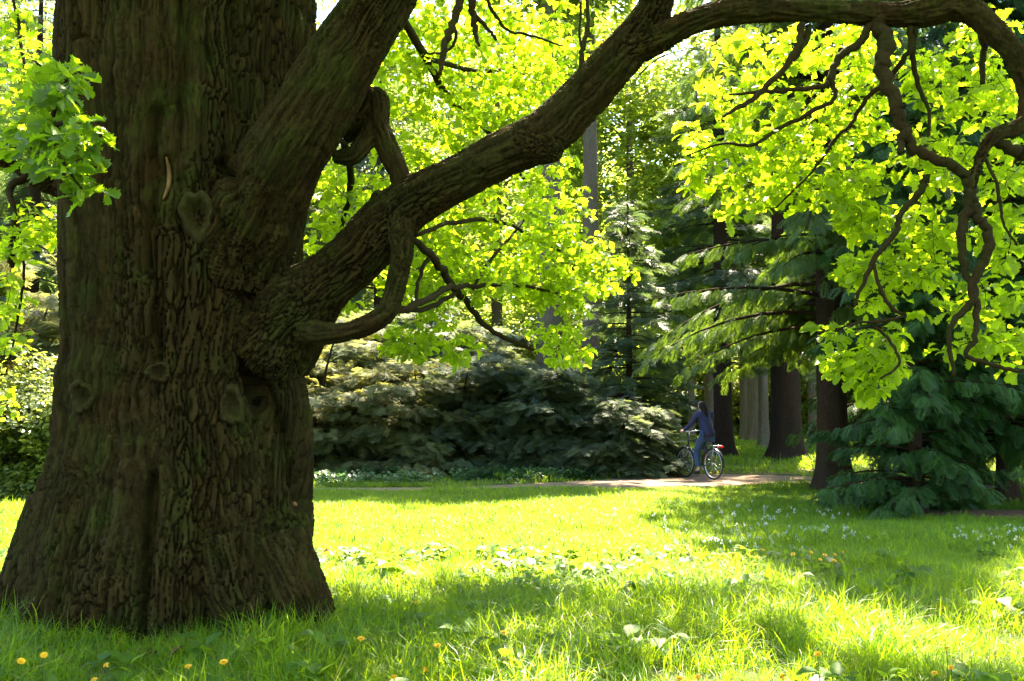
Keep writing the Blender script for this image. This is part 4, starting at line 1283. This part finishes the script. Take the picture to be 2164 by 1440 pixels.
# scattered herbs among the long grass
n = 900
y = np.sqrt(RNG.uniform(5 ** 2, 10.5 ** 2, n)); x = RNG.uniform(-1, 1, n) * (.53 * y + 2)
k = (fbm(np.stack([x * .8, y * .8, x * 0], 1), 2, 63) > .5) & (((x - TRUNK_C[0]) ** 2 + (y - 7.75) ** 2) > 1.15 ** 2)
x, y = x[k], y[k]
P_HERBG = [proto('meadow_herb_shape', *herb(s + 9, 12, .2), M['weed']) for s in (1, 2, 3)]
o = scatter('meadow_herbs', np.stack([x, y, x * 0], 1), np.stack([RNG.normal(0, .15, len(x)), RNG.normal(0, .15, len(x)), RNG.uniform(0, 6.28, len(x))], 1), RNG.uniform(.5, 1.0, len(x)), P_HERBG)
tag(o, 'small broad leaved herbs mixed into the long grass', 'herbs')

# ---- broad-leaved weeds one can pick out
WL = [mesh_np('weed_leaf', *ovate(s, .13, .36, .35)) for s in range(3)]
for m_ in WL: m_.materials.append(M['weed'])
for i, (px_, py_, wd_, h_, nl, lab) in enumerate([
    (1250, 1245, .62, .30, 54, 'wide clump of pale broad leaves in the full sun of the meadow'),
    (1570, 1275, .55, .24, 44, 'shaded clump of broad weed leaves below the dandelion patch'),
    (1840, 1290, .36, .26, 26, 'small sunlit broad leaved weed beside the tall grass clump'),
    (1925, 1262, .22, .36, 14, 'upright dark weed standing in the sunlit grass strip'),
    (820, 1235, .45, .24, 26, 'broad leaved weed growing in the half shade near the oak base'),
    (1080, 1225, .34, .22, 18, 'low rosette of dark leaves in the bright meadow'),
    (2130, 1320, .4, .25, 22, 'broad leaved weed in the shaded grass under the hanging boughs')]):
    b = G(px_, py_)
    t = thing('broadleaf_weed', lab, 'plant', b, 'broad leaved weeds in the meadow')
    sb = MB()
    for j in range(nl):
        a = RNG.uniform(0, 6.28); q = wd_ * .5 * math.sqrt(RNG.uniform())
        tip = np.array([q * math.cos(a), q * math.sin(a), h_ * RNG.uniform(.45, 1.0) * (1 - .5 * (q / (wd_ * .5)) ** 2)])
        r0 = np.array([tip[0] * .5, tip[1] * .5, 0])
        C = catmull(np.array([r0, (r0 + tip) / 2 + np.array([0, 0, .03]), tip]), 3)
        v, f = tube(C, np.linspace(.003, .0018, len(C)), 4, cap=False)
        sb.add(v, f)
        o = bpy.data.objects.new('leaf', WL[j % 3]); COL.objects.link(o); o.parent = t
        o.location = tip
        o.rotation_euler = (RNG.uniform(-.7, .35), RNG.normal(0, .3), a - math.pi / 2 + RNG.normal(0, .7))
        s_ = RNG.uniform(.65, 1.25); o.scale = (s_, s_, s_)
    sb.build('stems', M['weed'], t)

# ---- tall dark grass clumps
for i, (px_, py_, h_, lab) in enumerate([
    (1803, 1262, .50, 'tall narrow clump of dark grass stalks in the sunlit strip'),
    (815, 1215, .42, 'clump of thin seeding stalks near the oak base'),
    (1420, 1275, .30, 'stiff tuft of grass between meadow light and shade'),
    (330, 1330, .36, 'tuft of tall grass leaning against the furrow of the oak base'),
    (190, 1345, .34, 'tuft of shaded grass under the left flank of the oak'),
    (1850, 1215, .34, 'arching pale grass tuft at the edge of the conifer shade')]):
    b = G(px_, py_)
    v, f = tuft(70 + i, 46, .07, h_ * .5, h_, .006, .5 if i != 5 else 1.0)
    t = tag(obj('grass_clump', mesh_np('grass_clump', v, f), M['grass'], None, b), lab, 'grass clump', 'tall grass clumps in the meadow')

# ---- last year's leaves lying round the oak and in the near grass
P_DEAD = [proto('dead_leaf_shape', *oak_leaf_mesh(30 + k, .5, .5), M['dead_leaf']) for k in range(3)]
n = 700
a = RNG.uniform(0, 6.283, n); q = 1.0 + np.abs(RNG.normal(0, 1.6, n))
x, y = TRUNK_C[0] + q * np.cos(a) * 1.15, 7.75 + q * np.sin(a)
o = scatter('fallen_leaves', np.stack([x, y, RNG.uniform(.01, .07, n)], 1), np.stack([RNG.normal(0, .5, n), RNG.normal(0, .5, n), RNG.uniform(0, 6.28, n)], 1), RNG.uniform(.07, .12, n), P_DEAD)
tag(o, 'dry brown fallen leaves lying in the grass round the oak base', 'leaf litter')

# ---- dandelions
M['petal'] = plain('dandelion_petal', (0.75, 0.42, 0.01), .6)
M['white_petal'] = leaf_mat('white_petal', (.45, .49, .50), (.36, .40, .38), .05, .6, .3, .35)
M['stalk'] = leaf_mat('stalk', (.08, .13, .03), (.15, .25, .03), .2, .5, .3, .3)
def dandelion_head():
    V, F = [], []
    for ring, (n_, el, L) in enumerate([(16, .15, .021), (14, .55, .018), (9, 1.0, .013)]):
        for j in range(n_):
            a = 2 * math.pi * (j + ring * .5) / n_
            d = np.array([math.cos(a) * math.cos(el), math.sin(a) * math.cos(el), math.sin(el)])
            s_ = np.array([-math.sin(a), math.cos(a), 0]) * .0028
            k_ = len(V)
            V += [d * .002, d * L * .7 - s_, d * L, d * L * .7 + s_]
            F.append((k_, k_ + 1, k_ + 2, k_ + 3))
    v, f = tube([(0, 0, -.012), (0, 0, -.004), (0, 0, .002)], [.003, .007, .007], 8)
    F += [tuple(q + len(V) for q in g) for g in f]; V += list(v)
    return mesh_np('flower_head', np.array(V), F, False)
DH = dandelion_head(); DH.materials.append(M['petal'])
DS = {}
DAND = [(45, 1395), (93, 1382), (225, 1403), (200, 1434), (398, 1406), (473, 1397), (763, 1348), (840, 1236), (878, 1271), (925, 1362), (1065, 1335), (898, 1413), (833, 1428), (1478, 1159), (1455, 1165), (1525, 1172), (1550, 1160), (1552, 1170), (1587, 1167), (1600, 1177), (1597, 1192), (1534, 1191), (1447, 1211), (1611, 1161), (1676, 1170), (1714, 1166), (1733, 1181), (1743, 1172), (1763, 1184), (1764, 1171), (1781, 1187), (1781, 1165), (1475, 1428), (1654, 1428), (1728, 1380), (1975, 1420), (2000, 1368), (2010, 1408), (1435, 1432)]
sm = None
for (px_, py_) in DAND:
    h_ = .27 if py_ > 1300 else .22
    p = ray_at_z(px_, py_, h_ + .008)
    near_patch = 1440 < px_ < 1800 and py_ < 1215
    if near_patch: lab, grp = 'yellow dandelion in the flowering patch at the edge of the shaded lawn', 'dandelions in the lawn patch'
    elif px_ < 520: lab, grp = 'yellow dandelion in the shaded grass at the foot of the oak', 'dandelions at the oak foot'
    elif py_ < 1280: lab, grp = 'yellow dandelion in the half shade beside the oak base', 'dandelions beside the oak base'
    elif px_ < 1200: lab, grp = 'yellow dandelion in the long grass right of the oak base', 'dandelions in the long grass'
    else: lab, grp = 'yellow dandelion in the shaded long grass under the hanging boughs', 'dandelions under the hanging boughs'
    t = thing('dandelion', lab, 'flower', (p[0], p[1], 0), grp)
    if sm is None:
        v, f = tube([(0, 0, 0), (.006, .003, .5), (0, 0, .98)], [.0032, .0028, .0026], 6)
        sm = mesh_np('stalk', v, f); sm.materials.append(M['stalk'])
    o = obj('stalk', sm, None, t); o.scale = (1, 1, h_)
    o = obj('flower_head', DH, None, t); o.location = (0, 0, h_)
    s_ = RNG.uniform(.95, 1.3); o.scale = (s_, s_, s_)
    o.rotation_euler = (RNG.uniform(-.2, .8), RNG.normal(0, .3), RNG.uniform(0, 6))

# ---- white flowers in the shaded lawn
def white_flower(seed):
    r = np.random.default_rng(seed)
    V, F, mi = [], [], []
    v, f = tube([(0, 0, 0), (.004, 0, .09), (0, .004, .17)], [.0025, .002, .0018], 4, cap=False)
    V += list(v); F += f; mi += [1] * len(f)
    for i in range(5):
        c = np.array([r.normal(0, .013), r.normal(0, .013), .172 + r.uniform(-.012, .012)])
        nn = nrm(np.array([r.normal(0, .5), r.normal(-.3, .5), 1.0]))
        x_ = nrm(np.cross(nn, [0, 1, .1])); y_ = np.cross(nn, x_)
        for j in range(4):
            a = j * math.pi / 2 + r.uniform(-.2, .2)
            d = x_ * math.cos(a) + y_ * math.sin(a); s_ = np.cross(nn, d)
            k_ = len(V)
            V += [c, c + d * .009 - s_ * .005, c + d * .014, c + d * .009 + s_ * .005]
            F.append((k_, k_ + 1, k_ + 2, k_ + 3)); mi.append(0)
    m = mesh_np('white_flower', np.array(V), F, False)
    m.materials.append(M['white_petal']); m.materials.append(M['stalk'])
    m.polygons.foreach_set('material_index', np.array(mi, dtype=np.int32))
    return m
WF = [white_flower(s) for s in range(4)]
cnt = 0
while cnt < 170:
    px_, py_ = RNG.uniform(985, 2180), 1050 + 125 * RNG.beta(1.6, 2.0)
    if px_ < 1400 and (not (1064 < py_ < 1092) or RNG.random() < .5): continue
    if px_ > 1800 and py_ < 1106: continue
    p = ray_at_z(px_, py_, .22)
    if float(vnoise(np.array([[p[0] * .9, p[1] * .9, 3]]), 9)[0]) < .38: continue
    o = obj('white_flower', WF[cnt % 4], None, None, (p[0], p[1], 0))
    o.rotation_euler = (RNG.normal(0, .12), RNG.normal(0, .12), RNG.uniform(0, 6.28))
    s_ = RNG.uniform(.6, .95); o.scale = (s_, s_, 1.3)
    if p[1] > 17.3: lab, grp = 'small white flower head close to the edge of the gravel path', 'white flowers by the path edge'
    elif p[0] > 6.2: lab, grp = 'small white flower head on the lawn before the bare earth strip', 'white flowers by the bare earth'
    elif p[1] < 12.3: lab, grp = 'small white flower head just behind the dandelion patch', 'white flowers behind the dandelions'
    elif p[0] < 2.2: lab, grp = 'small white flower head on the open lawn facing the yew hedge', 'white flowers facing the hedge'
    else: lab, grp = 'small white flower head in the shade of the dark conifer with black trunk', 'white flowers in the conifer shade'
    tag(o, lab, 'flower', grp)
    cnt += 1

# ================================================================== BICYCLE AND RIDER
rear, front = G(1508, 1016), G(1463, 1011.5)
hd = front - rear; yaw = math.atan2(hd[1], hd[0])
bike = thing('bicycle', 'dark city bicycle with red rear light ridden away along the path', 'bicycle', (rear[0], rear[1], .016))
bike.rotation_euler = (0, 0, yaw)
M['black'] = plain('black_rubber', (.012, .012, .012), .6)
M['frame'] = plain('black_frame_paint', (.02, .022, .025), .3)
M['metal'] = plain('bike_metal', (.6, .6, .6), .3, 1.0)
M['rim'] = plain('bike_rim', (.62, .60, .56), .35, .8)
M['red'] = plain('red_reflector', (.6, .02, .015), .25)
M['yellow'] = plain('yellow_reflector', (.8, .5, .02), .3)
WR = .35
def torus(c, R_, r_, n=40, k=8):
    a = np.arange(n) * 2 * np.pi / n; b = np.arange(k) * 2 * np.pi / k
    v = np.stack([np.outer(np.cos(a), R_ + r_ * np.cos(b)), np.tile(r_ * np.sin(b), (n, 1)), np.outer(np.sin(a), R_ + r_ * np.cos(b))], 2).reshape(-1, 3) + np.asarray(c, float)
    f = [(i * k + j, ((i + 1) % n) * k + j, ((i + 1) % n) * k + (j + 1) % k, i * k + (j + 1) % k) for i in range(n) for j in range(k)]
    return v, f
def rod(p, q, r_, k=8):
    return tube(np.array([p, q], float), [r_, r_], k)
for c in ((0, 0, WR), (1.06, 0, WR)):
    w = MB().add(*torus(c, WR - .018, .019)).build('wheel', M['black'], bike)
    MB().add(*torus(c, WR - .043, .011)).build('rim', M['rim'], w)
    sp = MB()
    for j in range(24):
        a = 2 * math.pi * j / 24; s_ = 1 if j % 2 else -1
        sp.add(*rod(np.array(c) + np.array([.02 * math.cos(a + .6 * s_), .028 * s_, .02 * math.sin(a + .6 * s_)]), np.array(c) + np.array([(WR - .045) * math.cos(a), 0, (WR - .045) * math.sin(a)]), .0016, 3))
    sp.build('spokes', M['metal'], w)
    MB().add(*rod(np.array(c) + [0, -.05, 0], np.array(c) + [0, .05, 0], .02)).build('hub', M['metal'], w)
    if c[0] == 0:
        MB().add(*box((.10, .0, WR - .2), (.07, .016, .03))).build('spoke_reflector', M['yellow'], w)
        MB().add(*box((-.15, .0, WR - .18), (.03, .016, .07))).build('spoke_reflector', M['yellow'], w)
bb_, st, hdt, hdb = (.42, 0, .29), (.27, 0, .86), (.90, 0, .93), (.94, 0, .75)
fr = MB()
for p, q, r_ in ((bb_, st, .017), (bb_, hdb, .019), (hdt, hdb, .02), ((.30, 0, .72), (.91, 0, .87), .017), ((0, .05, WR), (.40, .03, .29), .010), ((0, -.05, WR), (.40, -.03, .29), .010), ((0, .05, WR), (.29, .02, .76), .009), ((0, -.05, WR), (.29, -.02, .76), .009), ((.94, .045, .75), (1.06, .05, WR), .011), ((.94, -.045, .75), (1.06, -.05, WR), .011), ((.94, -.05, .75), (.94, .05, .75), .012)):
    fr.add(*rod(p, q, r_))
fr.build('frame', M['frame'], bike)
MB().add(*rod(st, (.24, 0, .97), .013)).build('seat_post', M['metal'], bike)
sv = catmull(np.array([(.10, 0, .985), (.17, 0, 1.0), (.26, 0, .995), (.37, 0, .99)]), 4)
v, f = tube(sv, np.interp(np.linspace(0, 1, len(sv)), [0, .2, .5, 1], [.05, .085, .05, .02]), 12)
v[:, 2] = 0.985 + (v[:, 2] - .985) * .45
MB().add(v, f).build('saddle', M['black'], bike)
hb = MB().add(*rod(hdt, (.88, 0, 1.06), .013))
hb.add(*tube(catmull(np.array([(.72, -.29, 1.06), (.84, -.25, 1.09), (.90, -.08, 1.07), (.90, .08, 1.07), (.84, .25, 1.09), (.72, .29, 1.06)]), 6), [.011] * 31, 8))
hbo = hb.build('handlebar', M['metal'], bike)
for s_ in (-1, 1):
    MB().add(*rod((.70, s_ * .295, 1.057), (.80, s_ * .265, 1.08), .017)).build('grip', M['black'], hbo)
for c, a0, a1 in (((0, 0, WR), 20, 190), ((1.06, 0, WR), 10, 160)):
    a = np.radians(np.linspace(a0, a1, 22))
    v = np.concatenate([np.stack([c[0] + (WR + .022 - abs(s_) * .25) * np.cos(a), np.full(22, s_), c[2] + (WR + .022 - abs(s_) * .25) * np.sin(a)], 1) for s_ in (-.027, 0, .027)])
    v = np.concatenate([v, v * 1.0 - np.array([0, 0, .004])])
    f = [(k * 22 + i, k * 22 + i + 1, (k + 1) * 22 + i + 1, (k + 1) * 22 + i) for k in (0, 1, 3, 4) for i in range(21)]
    MB().add(v, f).build('mudguard', M['frame'], bike)
rk = MB()
for s_ in (-.06, .06):
    rk.add(*rod((.20, s_, .76), (-.24, s_, .77), .006)); rk.add(*rod((-.10, s_, .77), (0, s_ * 1.0, WR), .005))
for q in (.1, -.05, -.2): rk.add(*rod((q, -.06, .768), (q, .06, .768), .005))
rk.build('luggage_rack', M['metal'], bike)
MB().add(*box((-.27, 0, .745), (.035, .12, .05))).build('rear_light', M['red'], bike)
cw = MB().add(*torus((.42, -.055, .29), .085, .006, 28, 5)); cw.add(*rod((.42, -.09, .29), (.42, .09, .29), .016))
for s_, dz in ((1, -1), (-1, 1)): cw.add(*rod((.42, s_ * .09, .29), (.43, s_ * .09, .29 + dz * .165), .009))
cw.build('crankset', M['metal'], bike)
for s_, dz in ((1, -1), (-1, 1)): MB().add(*box((.43, s_ * .145, .29 + dz * .165), (.09, .09, .022))).build('pedal', M['black'], bike)

def skinned(name, nodes, edges, mat, parent, sub=2, root=0):
    m = bpy.data.meshes.new(name)
    m.from_pydata([n[:3] for n in nodes], edges, [])
    o = bpy.data.objects.new(name, m); COL.objects.link(o)
    o.modifiers.new('skin', 'SKIN')
    if not m.skin_vertices: m.skin_vertices.new() if hasattr(m.skin_vertices, 'new') else None
    for i, n in enumerate(nodes):
        sv_ = m.skin_vertices[0].data[i]
        rr_ = n[3] if isinstance(n[3], tuple) else (n[3], n[3])
        sv_.radius = rr_; sv_.use_root = (i == root)
    s_ = o.modifiers.new('sub', 'SUBSURF'); s_.levels = sub; s_.render_levels = sub
    dg_ = bpy.context.evaluated_depsgraph_get()
    r_ = bpy.data.meshes.new_from_object(o.evaluated_get(dg_))
    bpy.data.objects.remove(o); bpy.data.meshes.remove(m)
    r_.polygons.foreach_set('use_smooth', np.ones(len(r_.polygons), bool))
    r_.materials.clear(); r_.materials.append(mat)
    return obj(name, r_, None, parent)

M['skin'] = plain('skin', (.45, .27, .19), .5)
M['shirt'] = plain('navy_shirt', (.006, .010, .045), .8, noise=(.010, .016, .075), scale=12)
M['jeans'] = plain('blue_jeans', (.022, .055, .14), .85, noise=(.016, .04, .10), scale=25)
M['hair'] = plain('dark_hair', (.010, .007, .005), .75, spec=.2)
M['shoe'] = plain('dark_shoe', (.02, .015, .012), .5)
per = thing('person', 'person with long dark hair in navy top and jeans riding the bicycle', 'person', (rear[0], rear[1], .016))
per.rotation_euler = (0, 0, yaw)
pel, wst, chs, nck, hed, crn = (.20, 0, 1.06), (.235, 0, 1.22), (.315, 0, 1.43), (.37, 0, 1.565), (.41, 0, 1.665), (.425, 0, 1.775)
def joints(g):
    """g = extra thickness for clothing"""
    N_ = [(*pel, .135 + g), (*wst, .115 + g), (*chs, .125 + g), (*nck, .05 + g * .3), (*hed, .085), (*crn, .075)]
    E_ = [(0, 1), (1, 2), (2, 3), (3, 4), (4, 5)]
    for s_ in (-1, 1):
        k_ = len(N_)
        N_ += [(.33, s_ * .185, 1.475, .058 + g), (.44, s_ * .27, 1.25, .044 + g), (.66, s_ * .285, 1.115, .034 + g), (.745, s_ * .283, 1.085, .030)]
        E_ += [(2, k_), (k_, k_ + 1), (k_ + 1, k_ + 2), (k_ + 2, k_ + 3)]
    for s_, kn, an, he, toe in ((1, (.50, .10, .60), (.36, .13, .215), (.34, .135, .165), (.50, .15, .135)), (-1, (.60, -.12, .86), (.40, -.14, .535), (.36, -.14, .49), (.52, -.15, .475))):
        k_ = len(N_)
        N_ += [(.22, s_ * .10, 1.0, .092 + g), (*kn, .060 + g), (*an, .040), (*toe, .032)]
        E_ += [(0, k_), (k_, k_ + 1), (k_ + 1, k_ + 2), (k_ + 2, k_ + 3)]
    return N_, E_
N_, E_ = joints(-.012)
body = skinned('body', N_, E_, M['skin'], per)
# fingers close round the grips: they are joined into the body mesh
bm = bmesh.new(); bm.from_mesh(body.data)
for s_ in (-1, 1):
    for j in range(4):
        bx0 = .705 + .024 * j
        P_ = [(bx0 - .005, s_ * .285, 1.095), (bx0 + .01, s_ * .30, 1.10), (bx0 + .018, s_ * .315, 1.075), (bx0 + .010, s_ * .30, 1.05)]
        v, f = tube(catmull(np.array(P_), 3), [.009] * 9 + [.006], 6)
        vs_ = [bm.verts.new(c) for c in v]
        for q in f: bm.faces.new([vs_[i] for i in q])
    v, f = tube(catmull(np.array([(.70, s_ * .27, 1.09), (.735, s_ * .258, 1.085), (.775, s_ * .262, 1.075)]), 3), [.011] * 6 + [.008], 6)
    vs_ = [bm.verts.new(c) for c in v]
    for q in f: bm.faces.new([vs_[i] for i in q])
# nose and ears
for c, r_ in (((.51, 0, 1.665), (.022, .014, .02)), ((.40, .085, 1.665), (.018, .012, .03)), ((.40, -.085, 1.665), (.018, .012, .03))):
    bmesh.ops.create_icosphere(bm, subdivisions=2, radius=1, matrix=Matrix.Translation(c) @ Matrix.Diagonal((*r_, 1)))
bm.to_mesh(body.data); bm.free()
for p_ in body.data.polygons: p_.use_smooth = True
tn = [(.195, 0, .955, (.145, .165)),  (*pel, (.165, .18)), (*wst, (.135, .15)), (*chs, (.14, .165)), (.355, 0, 1.52, .075)]
te = [(0, 1), (1, 2), (2, 3), (3, 4)]
for s_ in (-1, 1):
    k_ = len(tn)
    tn += [(.33, s_ * .185, 1.475, .074), (.44, s_ * .27, 1.25, .060), (.64, s_ * .284, 1.125, .045), (.70, s_ * .283, 1.10, .042)]
    te += [(3, k_), (k_, k_ + 1), (k_ + 1, k_ + 2), (k_ + 2, k_ + 3)]
skinned('shirt', tn, te, M['shirt'], per)
jn = [(.21, 0, .99, (.125, .14))]; je = []
for s_, kn, an in ((1, (.50, .10, .60), (.37, .128, .25)), (-1, (.60, -.12, .86), (.41, -.138, .57))):
    k_ = len(jn)
    jn += [(.24, s_ * .10, .98, .108), (*kn, .078), (*an, .062)]
    je += [(0, k_), (k_, k_ + 1), (k_ + 1, k_ + 2)]
skinned('jeans', jn, je, M['jeans'], per)
for s_, he, toe in ((1, (.335, .135, .175), (.50, .15, .148)), (-1, (.355, -.14, .50), (.52, -.15, .488))):
    skinned('shoe', [(*he, .048), ((he[0] + toe[0]) / 2, he[1], (he[2] + toe[2]) / 2, .046), (*toe, .036)], [(0, 1), (1, 2)], M['shoe'], per)
skinned('hair', [(.405, 0, 1.76, .085), (.37, 0, 1.68, .105), (.30, 0, 1.57, .085), (.235, 0, 1.43, (.06, .05)), (.20, 0, 1.32, .03)], [(0, 1), (1, 2), (2, 3), (3, 4)], M['hair'], per)
